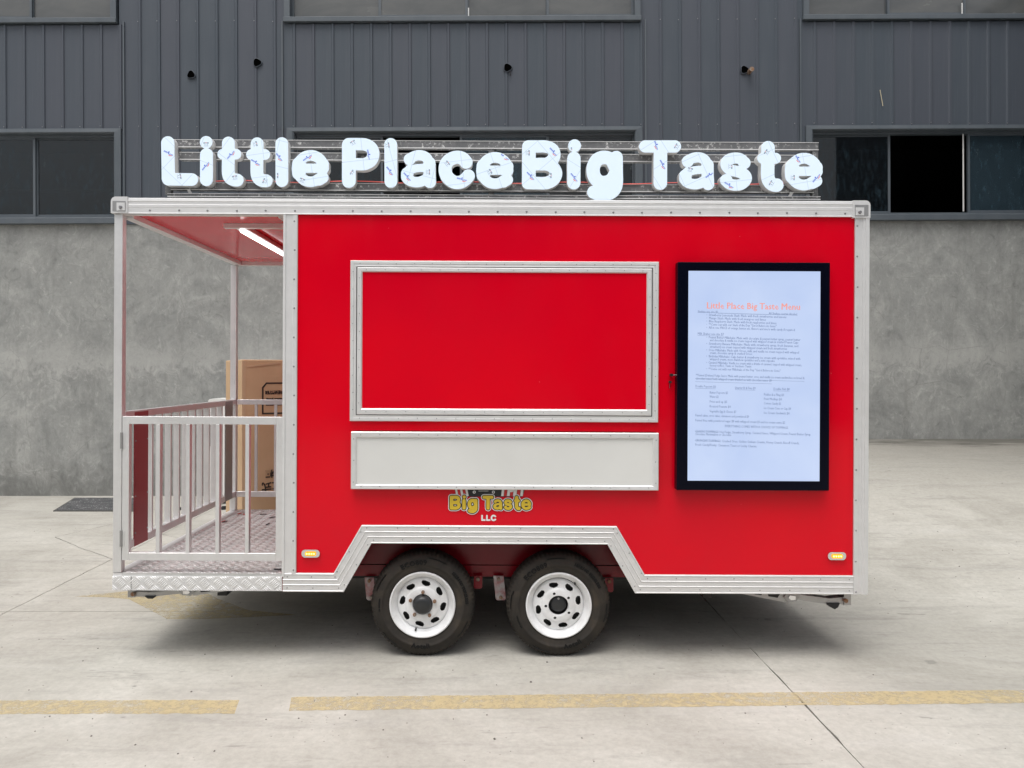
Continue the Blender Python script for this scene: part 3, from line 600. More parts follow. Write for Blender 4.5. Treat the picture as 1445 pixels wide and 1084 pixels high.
# roof
T(MB().box(XL + .02, XR - .02, Y0 + .02, Yb - .02, zR0 + .03, zR1 - .004, .004).build('roof', M['shelf'])); T(MB().box(XL + .06, XB + .04, Y0 + .06, Yb - .06, zR0 + .012, zR0 + .029).build('porch_ceiling', M['red']))
railprof = [(0, .004), (.06, .014), (.22, .016), (.26, .0135), (.42, .0135), (.45, .0145), (.60, .0145), (.63, .0135), (.92, .0135), (1, .015)]
T(stripe('roof_rail', [(XL + .09, zR1), (XR - .08, zR1)], [(XL + .09, zR0), (XR - .08, zR0)], railprof, Y0, M['alu'], None))
T(MB().box(XL + .02, XR - .02, Yb - .02, Yb + .01, zR0, zR1).build('roof_rail', M['alu']))
for x in (XL, XR - .035): T(MB().box(x + .002, x + .033, Y0 + .02, Yb, zR0 + .0, zR1 - .002).build('roof_rail', M['alu']))
T(MB().box(XL + .035, XB, Y0 + .003, Y0 + .045, zR0 - .004, zR0 + .03).build('roof_beam', M['alu_tube'])); T(MB().box(XL + .035, XB, Yb - .06, Yb - .01, zR0 - .02, zR0 + .03).build('roof_beam', M['alu_tube'])); 
T(MB().box(XL + .036, XL + .10, Y0 + .046, Yb - .061, zR0 - .02, zR0 + .011).build('roof_beam', M['alu_tube'])); T(MB().box(XB - .05, XB, Y0 + .046, Yb - .061, zR0 - .01, zR0 + .011).build('roof_beam', M['alu_tube']))
# corner castings
def bracket(px0, px1, py0, py1, flip):
    x0, z1 = L(px0, py0); x1, z0 = L(px1, py1); r = .03
    P = [(x0, z0), (x1, z0), (x1, z1)] 
    def corner(cx, cz, a0): return [(cx + r * math.cos(R(a0 + 90 * i / 5)), cz + r * math.sin(R(a0 + 90 * i / 5))) for i in range(6)]
    P = [(x0, z0), (x1, z0), (x1, z1)] + corner(x0 + r, z1 - r, 90) if not flip else [(x0, z0), (x1, z0)] + corner(x1 - r, z1 - r, 0) + [(x0, z1)]
    b = T(MB().prism(P, Y0 - .020, Y0 + .08).build('corner_bracket', M['alu']))
    i0 = .02; xi0, xi1 = (x0 + .012, x1 - .012) if not flip else (x0 + .012, x1 - .014)
    sub(MB().box(xi0, xi1, Y0 - .0225, Y0 - .0201, z0 + .012, z1 - .028).build('bracket_face', M['alu_dark']), b)
    c = (xi1 - .028, z0 + .03) if not flip else (xi0 + .028, z0 + .03); d = MB(); d.box(c[0] - .026, c[0] + .026, Y0 - .026, Y0 - .0226, c[1] - .016, c[1] + .034); sub(d.build('bracket_tab', M['alu']), b)
    sub(MB().cyl((c[0], Y0 - .026, c[1] + .005), (c[0], Y0 - .034, c[1] + .005), .012, 12, .008).build('bolt', M['rivet']), b)
bracket(157.5, 181, 281, 304, False); bracket(1200.5, 1225, 281.5, 306, True)
# vertical trims
T(stripe('corner_trim', [L(1204.6, 306), L(1204.6, 835.7)], [L(1225, 306), L(1225, 835.7)], [(0, .010), (.25, .010), (.28, .007), (.52, .007), (.55, .012), (.70, .012), (.72, .016), (.95, .016), (1, .008)], Y0, M['alu'], None))
T(MB().box(XR, XR + .006, Y0 - .004, Yb, zS0, zR0).build('end_cover', M['alu']))
T(stripe('corner_trim', [L(399.5, 304.5), L(399.5, 815)], [L(419.6, 304.5), L(419.6, 809.5)], [(0, .012), (.10, .014), (.17, .014), (.2, .008), (.66, .008), (.7, .012), (.95, .012), (1, .008)], Y0, M['alu'], None))
# skirt with raised ribs, following the wheel arch
sk = [(0, .008), (.05, .0115), (.08, .0115), (.10, .009), (.33, .009), (.35, .0115), (.38, .0115), (.40, .0085), (.60, .0085), (.62, .0115), (.65, .0115), (.67, .009), (.93, .009), (.95, .0115), (1, .010)]
T(stripe('skirt_trim', [L(401, 809.5), L(472.5, 809.5), L(511.6, 741.5), L(871, 741.5), L(910.8, 809.5), L(1204.3, 809.5)], [L(401, 835.8), L(486.8, 835.8), L(525.7, 767.2), L(858, 767.2), L(897.3, 835.8), L(1204.3, 835.8)], sk, Y0, M['alu'], None))
# serving hatch
hx0, hx1, hy0, hy1 = 494.3, 928.5, 369, 595
def rect(a, b, c, d): return [L(a, c), L(b, c), L(b, d), L(a, d)]
T(stripe('hatch_frame', rect(hx0, hx1, hy0, hy1), rect(hx0 + 8.4, hx1 - 8.4, hy0 + 8.2, hy1 - 8.2), [(0, .012), (.1, .016), (.55, .016), (.6, .012), (1, .014)], Y0, M['alu'], None, closed=True))
T(stripe('hatch_seal', rect(hx0 + 8.4, hx1 - 8.4, hy0 + 8.2, hy1 - 8.2), rect(hx0 + 9.6, hx1 - 9.6, hy0 + 9.4, hy1 - 9.4), [(0, .003), (1, .003)], Y0, M['black'], None, closed=True))
ht = T(MB().prism(rect(hx0 + 17, hx1 - 17, hy0 + 16, hy1 - 18), Y0 - .006, Y0 + .001).build('hatch', M['red']))
sub(stripe('hatch_edge', rect(hx0 + 9.6, hx1 - 9.6, hy0 + 9.4, hy1 - 9.4), rect(hx0 + 17, hx1 - 17, hy0 + 16, hy1 - 18), [(0, .012), (.15, .016), (.8, .016), (1, .008)], Y0, M['alu'], None, closed=True), ht)
# folding shelf, hanging shut
s0x, s1x, s0y, s1y = 497.6, 927.8, 609.4, 689.6; Ys = Y0 - .035
sh = T(MB().prism(rect(s0x + 7.6, s1x - 8.5, s0y + 8.4, s1y - 6.6), Ys - .0, Ys + .03).build('folding_shelf', M['shelf']))
sub(stripe('shelf_edge', rect(s0x, s1x, s0y, s1y), rect(s0x + 7.7, s1x - 8.6, s0y + 8.5, s1y - 6.7), [(0, -.026), (0, .008), (.12, .012), (.8, .010), (1, .003)], Ys, M['alu'], None, closed=True), sh)
T(MB().box(fx(500), fx(925), Y0 - .008, Y0, fz(608), fz(605.4)).build('shelf_hinge_strip', M['red']))
# small key lock on the panel
T(MB().cyl((fx(946.5), Y0 + .0, fz(528)), (fx(946.5), Y0 - .03, fz(528)), .009, 12).build('lock_knob', M['black'])); T(MB().cyl((fx(948), Y0 - .012, fz(528)), (fx(952.5), Y0 - .012, fz(528)), .004, 8).build('lock_pin', M['chrome']))
T(MB().cyl((fx(945), Y0 + .0, fz(538)), (fx(945), Y0 - .022, fz(538)), .008, 12).build('lock_knob', M['black'])); T(MB().cyl((fx(944.5), Y0 - .012, fz(541)), (fx(944.5), Y0 - .012, fz(547)), .003, 8).build('lock_pin', M['chrome']))
# marker lights
for px0 in (427.5, 1168.2):
    x0, x1 = fx(px0), fx(px0 + 25.5); z1, z0 = fz(776.3), fz(787.4); b = T(MB().prism(rrect(x0, x1, z0, z1, .022), Y0 - .014, Y0).build('marker_light', M['chrome']))
    sub(MB().prism(rrect(x0 + .022, x1 - .022, z0 + .011, z1 - .011, .011), Y0 - .019, Y0 - .0142).build('lens', M['amber']), b)
    for k in range(4): sub(MB().cyl((x0 + .034 + k * .015, Y0 - .0192, (z0 + z1) / 2), (x0 + .034 + k * .015, Y0 - .0215, (z0 + z1) / 2), .0045, 8).build('led', N('amber_diode', (.9, .6, .1), .3, **{'Emission Color': (1, .72, .15, 1), 'Emission Strength': 5}).m if k == 0 and px0 < 500 else bpy.data.materials['amber_diode']), b)
# rivets
mb = MB(); RV = []
def rv(px, py, d=.014, r=.0058): x, z = L(px, py); RV.append((x, z, d, r))
def rrow(x0, y0, x1, y1, st, d=.014, r=.0058):
    n = max(1, round(math.hypot(x1 - x0, y1 - y0) / st))
    for i in range(n + 1): rv(x0 + (x1 - x0) * i / n + random.uniform(-.5, .5), y0 + (y1 - y0) * i / n + random.uniform(-.3, .3), d, r)
rrow(212, 299.5, 1190, 299.5, 41.5, .014, .009); rrow(415.5, 314, 415.5, 805, 41.2, .012, .008); rrow(1208, 317, 1208, 832, 41.2, .010, .008)
for yy in (814.6, 830.6):
    rrow(407 , yy, 475 if yy < 820 else 480, yy, 36, .008, .006); rrow(915 if yy < 820 else 905, yy, 1199, yy, 41, .008, .006)
for yy in (745.6, 762.3): rrow(519 if yy < 750 else 529, yy, 866 if yy < 750 else 854, yy, 43.3, .008, .006)
for t in (.14, .84):
    ax, bx = 472.5 + 14.3 * t, 511.6 + 14.1 * t; rrow(ax + 3, 809.5 + 26.3 * t - 6, bx - 3, 741.5 + 25.7 * t + 6, 33, .008, .006); ax, bx = 910.8 - 13.5 * t, 871 - 13 * t; rrow(ax - 3, 809.5 + 26.3 * t - 6, bx + 3, 741.5 + 25.7 * t + 6, 33, .008, .006)
for (a, b, c, d, e) in ((hx0 + 4, hx1 - 4, hy0 + 4, hy1 - 4, .015), (hx0 + 13, hx1 - 13, hy0 + 12.6, hy1 - 13.5, .015)):
    rrow(a + 10, c, b - 10, c, 25.5, e, .0042); rrow(a + 10, d, b - 10, d, 27, e, .0042); rrow(a, c + 12, a, d - 12, 24, e, .0042); rrow(b, c + 12, b, d - 12, 24, e, .0042)
rrow(s0x + 14, s0y + 4, s1x - 14, s0y + 4, 26, .046, .0045); rrow(s0x + 14, s1y - 3.6, s1x - 14, s1y - 3.6, 26, .046, .0045); rrow(s0x + 4, s0y + 10, s0x + 4, s1y - 10, 30, .046, .0045); rrow(s1x - 4, s0y + 10, s1x - 4, s1y - 10, 30, .046, .0045)
for x, z, d, r in RV: mb.cyl((x, Y0 - d + .003, z), (x, Y0 - d - .0035, z), r, 8, r * .45)
T(mb.build('rivets', M['rivet']))['kind'] = 'stuff'
# porch: posts, deck, tread plate
XP = fx(172.5)
def post(x0, x1, y0, y1, z0, z1): return T(MB().box(x0, x1, y0, y1, z0, z1, .002).build('porch_post', M['alu_tube']))
zD = .553
post(XL + .001, XP - .002, Y0, Y0 + .05, zD, zR0 + .0); post(XL + .001, XL + .056, Yb - .06, Yb - .008, zD, zR0 - .021)
T(MB().box(XL + .06, XB, Y0 + .004, Yb - .004, zS0 + .004, zD - .004).build('porch_deck', M['deck']))
T(MB().box(XL, XB - .002, Y0 - .004, Y0 + .0038, zS0 + .002, fz(815.3)).build('tread_strip', M['tread'])); T(MB().box(XL + .001, XL + .058, Y0 + .004, Yb, zS0 + .004, zD - .004).build('deck_edge', M['tread']))
tbox('strip_seam', 186.6, 187.3, 815.6, 835.4, Y0 - .0052, Y0 - .0041, M['black'])
def clip(poly, a, b, c, d):
    for ax, lim, sg in ((0, a, 1), (0, b, -1), (1, c, 1), (1, d, -1)):
        out = []
        for i in range(len(poly)):
            p, q = poly[i], poly[(i + 1) % len(poly)]; dp, dq = (p[ax] - lim) * sg, (q[ax] - lim) * sg
            if dp >= 0: out.append(p)
            if dp * dq < 0: t = dp / (dp - dq); out.append((p[0] + (q[0] - p[0]) * t, p[1] + (q[1] - p[1]) * t))
        poly = out
        if len(poly) < 3: return None
    return poly
def tread(a, b, c, d, cell, nb, f, hh, scale=1.0):
    """five-bar chequer bars on the rectangle a..b, c..d; f maps (u, v, height) to space"""
    V = []; F = []; s2 = math.sqrt(.5); n = int(max(b - a, d - c) / cell * 1.5) + 3; cx, cy_ = (a + b) / 2, (c + d) / 2
    for i in range(-n, n):
        for j in range(-n, n):
            for k in range(nb):
                o = (k - (nb - 1) / 2) * cell / (nb + .6); h1, h2 = cell * .42, cell / (nb + .6) * .30
                u0, v0 = (i + .5) * cell, (j + .5) * cell
                if (i + j) % 2: q = [(u0 - h1, v0 + o - h2 * .2), (u0, v0 + o - h2), (u0 + h1, v0 + o - h2 * .2), (u0 + h1, v0 + o + h2 * .2), (u0, v0 + o + h2), (u0 - h1, v0 + o + h2 * .2)]
                else: q = [(u0 + o - h2 * .2, v0 - h1), (u0 + o + h2 * .2, v0 - h1), (u0 + o + h2, v0), (u0 + o + h2 * .2, v0 + h1), (u0 + o - h2 * .2, v0 + h1), (u0 + o - h2, v0)]
                q = [(cx + (x - y) * s2, cy_ + (x + y) * s2) for x, y in q]; q = clip(q, a, b, c, d)
                if not q: continue
                m = len(q); gx_, gy_ = sum(p[0] for p in q) / m, sum(p[1] for p in q) / m; st = len(V)
                V += [f(x, y, 0) for x, y in q] + [f(gx_ + (x - gx_) * .75, gy_ + (y - gy_) * .6, hh) for x, y in q]
                F += [(st + i2, st + (i2 + 1) % m, st + m + (i2 + 1) % m, st + m + i2) for i2 in range(m)] + [tuple(range(st + m, st + 2 * m))]
    return V, F
V, F = tread(XL + .002, XB - .004, zS0 + .004, fz(815.6), .062, 5, lambda u, v, h: (u, Y0 - .004 - h, v), .0035); T(mesh('tread_bars', V, F, M['tread_bar']))['kind'] = 'stuff'
V, F = tread(XL + .065, XB - .004, Y0 + .008, Yb - .01, .052, 3, lambda u, v, h: (u, v, zD - .004 + h), .0025); T(mesh('tread_bars', V, F, M['tread']))['kind'] = 'stuff'
# porch litter: curls of swarf on the deck
for k in range(9):
    x = random.uniform(fx(300, 6), fx(390, 6)); y = random.uniform(5.2, 6.6); a = random.uniform(0, 3.1)
    if k == 0: x, y, a = fx(394), Y0 + .08, .1
    MB().obox((x, y, zD + .004), (math.cos(a), math.sin(a), 0), (-math.sin(a), math.cos(a), 0), (0, 0, 1), .035 if k else .06, .005, .003)
    o = T(MB().obox((x, y, zD + .004), (math.cos(a), math.sin(a), 0), (-math.sin(a), math.cos(a), 0), (0, 0, 1), .028 if k else .05, .004, .003).build('deck_scrape', M['logo_red'] if k % 3 == 1 else M['chassis']))
# gate
g0, g1, gt, gtb, gbt, gb = 173.2, 400.6, 590, 600.8, 782.4, 793
gt_ = T(empty('gate')); Yg0, Yg1 = Y0 - .002, Y0 + .036
def gbox(name, a, b, c, d, mat=M['alu_tube'], y0=Yg0, y1=Yg1):
    x0, z1 = L(a, c); x1, z0 = L(b, d); return sub(MB().box(x0, x1, y0, y1, z0, z1, .0015).build(name, mat), gt_)
gbox('gate_rail', g0 + 9.6, g1 - 10.6, gt, gtb); gbox('gate_rail', g0 + 9.6, g1 - 10.6, gbt, gb); gbox('gate_stile', g0, g0 + 9.5, gt, gb); gbox('gate_stile', g1 - 10.5, g1, gt, gb)
for p in (221, 262.9, 304.9, 346.7): gbox('gate_bar', p, p + 5.4, gtb + .05, gbt - .05)
for py in (624, 762):
    x = fx(172.7); z = fz(py); sub(MB().cyl((x, Y0 - .008, z - .05), (x, Y0 - .008, z + .05), .008, 10).build('gate_hinge', M['alu_dark']), gt_); sub(MB().box(x - .022, x + .02, Y0 - .0045, Y0 - .0021, z - .045, z + .045).build('hinge_plate', M['alu_tube']), gt_)
# side railing
zt1 = 1.558; zt0 = 1.513; zb1, zb0 = .722, .672
xa, xb_ = XL + .006, XP - .002
T(MB().box(xa, xb_, Y0 + .052, Yb - .062, zt0, zt1, .002).build('railing_top_rail', M['alu_tube'])); T(MB().box(xa, xb_, Y0 + .052, Yb - .062, zb0, zb1, .002).build('railing_bottom_rail', M['alu_tube']))
for k in range(10): y = 5.045 + k * .1465; T(MB().box(xa + .002, xb_ - .002, y, y + .018, zb1 + .001, zt0 - .001).build('railing_bar', M['alu_tube'])) if y < 6.42 else None
for y0, y1 in ((4.79, 4.98), (6.44, 6.62)):
    o = T(MB().box(xb_ - .006, xb_ + .001, y0, y1, zb0 + .002, zt1 - .01).build('railing_plate', M['red_dull'] if y0 < 5 else M['alu_dark']))
    for yy in (y0 + .012, y1 - .012):
        for k, zz in enumerate((.76, 1.0, 1.36)): sub(MB().cyl((xb_ + .001, yy, zz), (xb_ + .006, yy, zz), .006, 8, .003).build('rivet', M['rivet']), o)
T(MB().box(xa + .002, xb_ - .008, 4.745, 4.765, zb1 + .001, zt0 - .001).build('railing_bar', M['alu_tube']))
# rear railing
x0, x1 = XL + .058, XB - .001
T(MB().box(x0, x1, Yb - .05, Yb - .02, zt0, zt1, .002).build('railing_top_rail', M['alu_tube'])); T(MB().box(x0, x1, Yb - .05, Yb - .02, zb0, zb1, .002).build('railing_bottom_rail', M['alu_tube']))
for px in (359.5, 387, 415): x = fx(px, Yb - .05); T(MB().box(x, x + .022, Yb - .048, Yb - .022, zb1 + .001, zt0 - .001).build('railing_bar', M['alu_tube'])) if x + .03 < x1 else None
# porch lamp
x = fx(328, 4.97); zc = zR0 + .011
T(MB().box(x - .06, XB - .06, 4.955, 5.0, zc - .030, zc).build('cable_duct', M['alu_tube']))
lp = T(MB().box(x + .006, x + .085, 5.002, 6.45, zc - .03, zc - .001, .004).build('ceiling_lamp', M['ltrim'])); sub(MB().cyl((x + .045, 5.02, zc - .036), (x + .045, 6.43, zc - .036), .017, 14).build('lamp_tube', M['led']), lp)
# stabiliser jacks
def jack(pts, sgn):
    """folded jack: end bracket, arm, knuckle, slotted plate and foot; px coordinates read left to right, mirrored by sgn"""
    j = T(empty('stabiliser_jack')); ya, yb = Y0 + .06, Y0 + .12
    def q(px, py): return L(178 + (px - 178) if sgn > 0 else 1206 - (px - 178), py + (0 if sgn > 0 or py < 834.5 else 2.5 + max(0, py - 838) * .35))
    def pr(name, P, a, b, m): return sub(MB().prism([q(*p) for p in P], a, b).build(name, m), j)
    dz = 2.2 if sgn < 0 else 0
    pr('end_bracket', [(176, 834), (186, 834), (186, 849), (176, 849)], ya - .01, yb + .01, M['jack'])
    sub(MB().cyl((*[q(184, 844)[0]], ya - .02, q(184, 844)[1]), (*[q(184, 844)[0]], ya + .0, q(184, 844)[1]), .014, 8).build('bolt', M['rust']), j)
    pr('arm', [(186, 841), (206, 842.5), (254, 838), (254, 843.5), (210, 848.5), (186, 848.5)], ya, yb, M['jack']); pr('screw_rod', [(186, 836.8), (262, 836.8), (262, 838.2), (186, 838.2)], ya + .03, ya + .045, M['chrome'])
    pr('knuckle', [(248, 838), (256, 835.5), (268, 836), (272, 841), (266, 846.5), (254, 845)], ya - .012, yb, M['alu_dark']); pr('knuckle_pin', [(256, 839), (264, 838.5), (266, 841), (262, 843.6), (256, 843)], ya - .02, ya - .0121, M['chrome'])
    pl = [(268, 847), (334, 837.5), (337, 833), (270, 833)]; holes = [[(276, 837), (294, 837), (293, 840.5), (280, 842)], [(302, 836.2), (318, 836.2), (312, 838.6), (303, 839.4)]]
    pr('slotted_plate', pl, ya + .002, yb - .01, M['jack'])
    for hp in holes: pr('slot', hp, ya - .0005, ya + .0015, M['chassis'])
    pr('foot', [(200, 847), (216, 847), (212, 850.8), (205, 850.8)] if sgn > 0 else [(192, 847), (211, 847), (208, 850), (199, 853.5), (194, 851)], ya - .01, ya + .15, M['black'])
jack(None, 1); jack(None, -1)
# suspension: axles, springs, shackles
wx = [fx(597.6, Y0 + .08), fx(790, Y0 + .08)]; RT = .334; wz = RT - .002
Yt = Y0 + .075   # outer face of the tyres
for x in wx: T(MB().cyl((x, Yt + .1, wz + .02), (x, Yb - .2, wz + .02), .04, 14).build('axle', M['chassis']))
for yy in (Y0 + .38, Yb - .42):
    for x in wx: T(MB().prism([(x - .36, .50), (x - .2, .42), (x, .39), (x + .2, .42), (x + .36, .50), (x + .36, .46), (x + .2, .38), (x, .34), (x - .2, .38), (x - .36, .46)], yy, yy + .06).build('leaf_spring', M['chassis']))
def shackle(px0, px1, py0, py1, lean, m):
    Yq = Y0 + .27; x0, z1 = L(px0, py0, Yq); x1, z0 = L(px1, py1, Yq); o = T(MB().prism([(x0, z0 + .01), (x0 + .01, z0), (x1 + lean - .01, z0), (x1 + lean, z0 + .01), (x1, z1), (x0 - lean, z1)], Yq, Yq + .012).build('shackle', m))
    for zz, dx in ((z1 - .02, -lean / 2), (z0 + .02, lean / 2)):
        if m is M['maroon'] and zz < z1 - .03: continue
        sub(MB().cyl(((x0 + x1) / 2 + dx, Yq - .014, zz), ((x0 + x1) / 2 + dx, Yq, zz), .012, 6).build('bolt', M['rust']), o)
s = N('primed_shackle', (.4, .3, .3), .5, .3); a = s.noise(16, 4, .6, s.coord()); s.col(s.ramp(a, [(.4, (.42, .40, .40)), (.6, (.35, .14, .15))])); M['shk'] = s.m
shackle(518.5, 529, 816, 848, .012, M['shk']); shackle(701, 712, 813, 847, .016, M['shk']); shackle(670, 682, 813, 831, 0, M['maroon']); shackle(855, 867, 815, 835, 0, M['maroon'])
# wheels
def arc_text(body, size, r, a0, m, parent, bold=.0022, out=False, y=0.0, sp=1.15):
    """raised lettering bent round the wheel axis; a0 = angle of the text's middle in degrees"""
    me = text_mesh(body, size, .0014, 'CENTER', bold, 2, sp); V = []
    for v in me.vertices:
        rr = r + (v.co.z - size * .35) * (1 if not out else -1); th = R(a0) + (-v.co.x / r if not out else v.co.x / r)
        V.append((rr * math.cos(th), y + v.co.y, rr * math.sin(th)))
    F = [tuple(p.vertices) for p in me.polygons]; o = mesh('tyre_lettering', V, F, m, parent); return o
def wheel(x, Y, rot, nuts, sgn=1):
    """Y = outer face; sgn 1 faces the viewer"""
    wroot = empty('wheel'); wroot.parent = tr; wroot.location = (x, Y - (Y0 + W / 2), wz)
    if sgn < 0: wroot.rotation_euler = (0, 0, math.pi)
    # tyre
    rb = .207; tw = .19
    P = [(rb, .030), (rb + .004, .010), (rb + .015, .004), (rb + .03, .0), (rb + .046, -.0015), (rb + .048, -.004), (rb + .060, -.005), (rb + .063, -.002), (rb + .085, .002), (RT - .030, .010), (RT - .018, .018), (RT - .012, .022), (RT - .003, .036), (RT, .052), (RT, tw - .052), (RT - .006, tw - .03), (RT - .03, tw - .01), (rb + .04, tw), (rb, tw - .03)]
    def wob(i, k, r, y):
        if k in (11, 12) and i % 3 == 0: return r - .006, y + .006
        if k in (13, 14) and i % 3 == 0: return r - .007, y
        return r, y
    V, F = lathe(P, 216, wob=wob); ty = mesh('tyre', V, F, M['tyre'], wroot, smooth=False)
    ty.data.shade_smooth(); 
    Wt = M['tyre_text']
    arc_text('ECO809', .044, rb + .068, 102 + rot, Wt, ty, y=-.0058); arc_text('185R14C TUBELESS', .024, rb + .078, 25 + rot, Wt, ty, y=-.003); arc_text('Aoteli', .040, rb + .052, 268 + rot, Wt, ty, y=-.0058, out=True); arc_text('LT 102/100Q', .013, rb + .066, 180 + rot, Wt, ty, y=-.001)
    for a in (60, 140, 215, 318): # curved design ridges on the wall
        V = []; F = []
        for i in range(15):
            th = R(a + rot + i * 1.6)
            for r_, y_ in ((rb + .092, .0015), (rb + .094, -.0015), (rb + .097, -.0015), (rb + .099, .003)): V.append(((r_ + .0012 * (i if i < 4 else 4)) * math.cos(th), y_, r_ * math.sin(th)))
        for i in range(14):
            for k in range(3): F.append((i * 4 + k, i * 4 + 4 + k, i * 4 + 5 + k, i * 4 + 1 + k))
        mesh('wall_ridge', V, F, M['tyre_text'], ty)
    # rim: rolled lip, drop, and a pierced dished disc
    P = [(.205, .028), (.211, .012), (.211, .003), (.207, -.003), (.201, -.003), (.197, .004), (.193, .012), (.182, .020), (.178, .026), (.176, .040), (.168, .044), (.166, .052), (.166, .15), (.205, .16)]
    V, F = lathe(P, 96); rim = mesh('rim', V, F, M['rim'], wroot, smooth=True)
    D = [(.1668, .052), (.158, .040), (.150, .036), (.128, .034), (.112, .030), (.104, .022), (.096, .018), (.066, .017), (.064, .020), (.0625, .034), (.0625, .044), (.068, .030), (.096, .027), (.104, .030), (.118, .043), (.150, .046), (.158, .050), (.1668, .062)]
    V, F = lathe(D + [D[0]], 96); disc = mesh('wheel_disc', V, F, M['rim'], wroot, smooth=False)
    cut = MB()
    for k in range(8):
        th = R(rot + 81 + 45 * k); er, et = Vector((math.cos(th), 0, math.sin(th))), Vector((-math.sin(th), 0, math.cos(th)))
        c = er * .133; sh_ = [(-.030, -.004), (-.020, -.013), (.004, -.015), (.022, -.010), (.031, .0), (.026, .011), (.008, .012), (-.022, .007)]
        pts = [c + et * (u * 1.0) + er * (v * 1.35) for u, v in sh_]; n = len(pts)
        cut.add([p + Vector((0, -.05, 0)) for p in pts] + [p + Vector((0, .12, 0)) for p in pts], [tuple(range(n)), tuple(range(n, 2 * n))[::-1]] + [(i, (i + 1) % n, n + (i + 1) % n, n + i) for i in range(n)])
    bolts = []
    for k in range(5):
        th = R(rot + 88 + 72 * k); c = Vector((math.cos(th), 0, math.sin(th))) * .081; bolts.append(c)
        if not nuts: cut.cyl(c + Vector((0, -.05, 0)), c + Vector((0, .1, 0)), .0095, 12)
    co_ = cut.build('cutter', M['rim']); co_.parent = wroot
    bo = disc.modifiers.new('b', 'BOOLEAN'); bo.object = co_; bo.operation = 'DIFFERENCE'; bo.solver = 'EXACT'
    bpy.context.view_layer.update(); dg = bpy.context.evaluated_depsgraph_get(); me = bpy.data.meshes.new_from_object(disc.evaluated_get(dg)); disc.modifiers.clear(); disc.data = me; bpy.data.objects.remove(co_)
    me.shade_smooth(); me.set_sharp_from_angle(angle=R(28))
    # hub
    if nuts:
        V, F = lathe([(.0, -.022), (.03, -.021), (.046, -.016), (.056, -.006), (.061, .01), (.061, .05)], 40); mesh('hub_cap', V, F, M['hub'], wroot, smooth=True)
        for c in bolts:
            nn = mesh('lug_nut', [], [], M['rust'], wroot); bpy.data.objects.remove(nn)
            d = c + Vector((0, .017, 0)); MB().cyl(d, d + Vector((0, -.016, 0)), .0115, 6).build('lug_nut', M['rust'], wroot)
            MB().cyl(d + Vector((0, -.016, 0)), d + Vector((0, -.022, 0)), .006, 8).build('stud', M['rust'], wroot)
    else:
        V, F = lathe([(.0, .030), (.034, .030), (.046, .036), (.053, .046), (.053, .12)], 40); mesh('hub_cap', V, F, M['hub'], wroot, smooth=True)
        for v in wroot.children[-1].data.vertices: v.co.z -= .006
        MB().cyl((0.0, .03, .038), (0.0, .024, .038), .007, 10).build('grease_cap', M['rivet'], wroot)
    MB().cyl((-.068, .075, 0), (.068, .075, 0), .001, 4).build('brake_shadow', M['chassis'], wroot) if False else None
    V, F = lathe([(0, .075), (.16, .075), (.16, .14)], 40); mesh('brake_drum', V, F, M['chassis'], wroot, smooth=False)
    va = R(rot + (255 if nuts else 30)); c = Vector((math.cos(va), 0, math.sin(va))) * .170; MB().cyl(c + Vector((0, .045, 0)), c + Vector((0, .012, 0)), .0055, 10).build('valve', M['chassis'], wroot); 
    return wroot
w1 = wheel(wx[0], Yt, 0, True); w2 = wheel(wx[1], Yt, 22, False)
wheel(wx[0], Yb - .075, 10, True, -1); wheel(wx[1], Yb - .075, 50, True, -1)
w1['label'] = 'left wheel with black hub cap and rusty lug nuts'; w2['label'] = 'right wheel with empty bolt holes and open hub'

# ------------------------------------------------------------------ lettering data (photo pixels)
def crop(ox, oy, s): return lambda x, y: (ox + x / s, oy + y / s)
c1 = crop(220, 185, 9.854); c2 = crop(340, 185, 9.854); c3 = crop(470, 185, 9.854)
def glyph_e(cx, cy_, Rr):
    r = Rr * .283; q = Rr - r; P = [(cx + q * math.cos(R(a)), cy_ - q * math.sin(R(a)) * 1.01) for a in range(0, 316, 12)]
    return [(r, P), (Rr * .365, [(cx - Rr * .635, cy_ - .26 * Rr), (cx - Rr * .66, cy_), (cx - Rr * .635, cy_ + .26 * Rr)]), (Rr * .34, [(cx + Rr * .66, cy_ - .22 * Rr), (cx + Rr * .64, cy_ + .02 * Rr)]), (Rr * .245, [(cx - q, cy_ - .02 * Rr), (cx + Rr * .74, cy_ - .02 * Rr)]), (Rr * .31, [(cx + Rr * .46, cy_ + Rr * .62), (cx + Rr * .67, cy_ + Rr * .50)])]
def glyph_a(dx, dy):
    f = lambda P: [(x + dx, y + dy) for x, y in P]
    return [(7.1, smooth_path(f([(579, 222.5), (584, 220.2), (590, 219.2), (597, 220.5), (602, 225), (604, 234)]))), (8.2, f([(576.6, 225)])), (8.4, f([(604.6, 230), (604.8, 246), (605.5, 257)])), (5.6, smooth_path(f([(603, 236.8), (592, 237), (583, 238.3), (576, 242)]))), (7.2, smooth_path(f([(577, 240), (571.9, 247.5), (576, 254.5), (587, 257.2), (597, 254.5), (604, 249)]))), (8.5, f([(573.3, 245), (573.3, 250)]))]
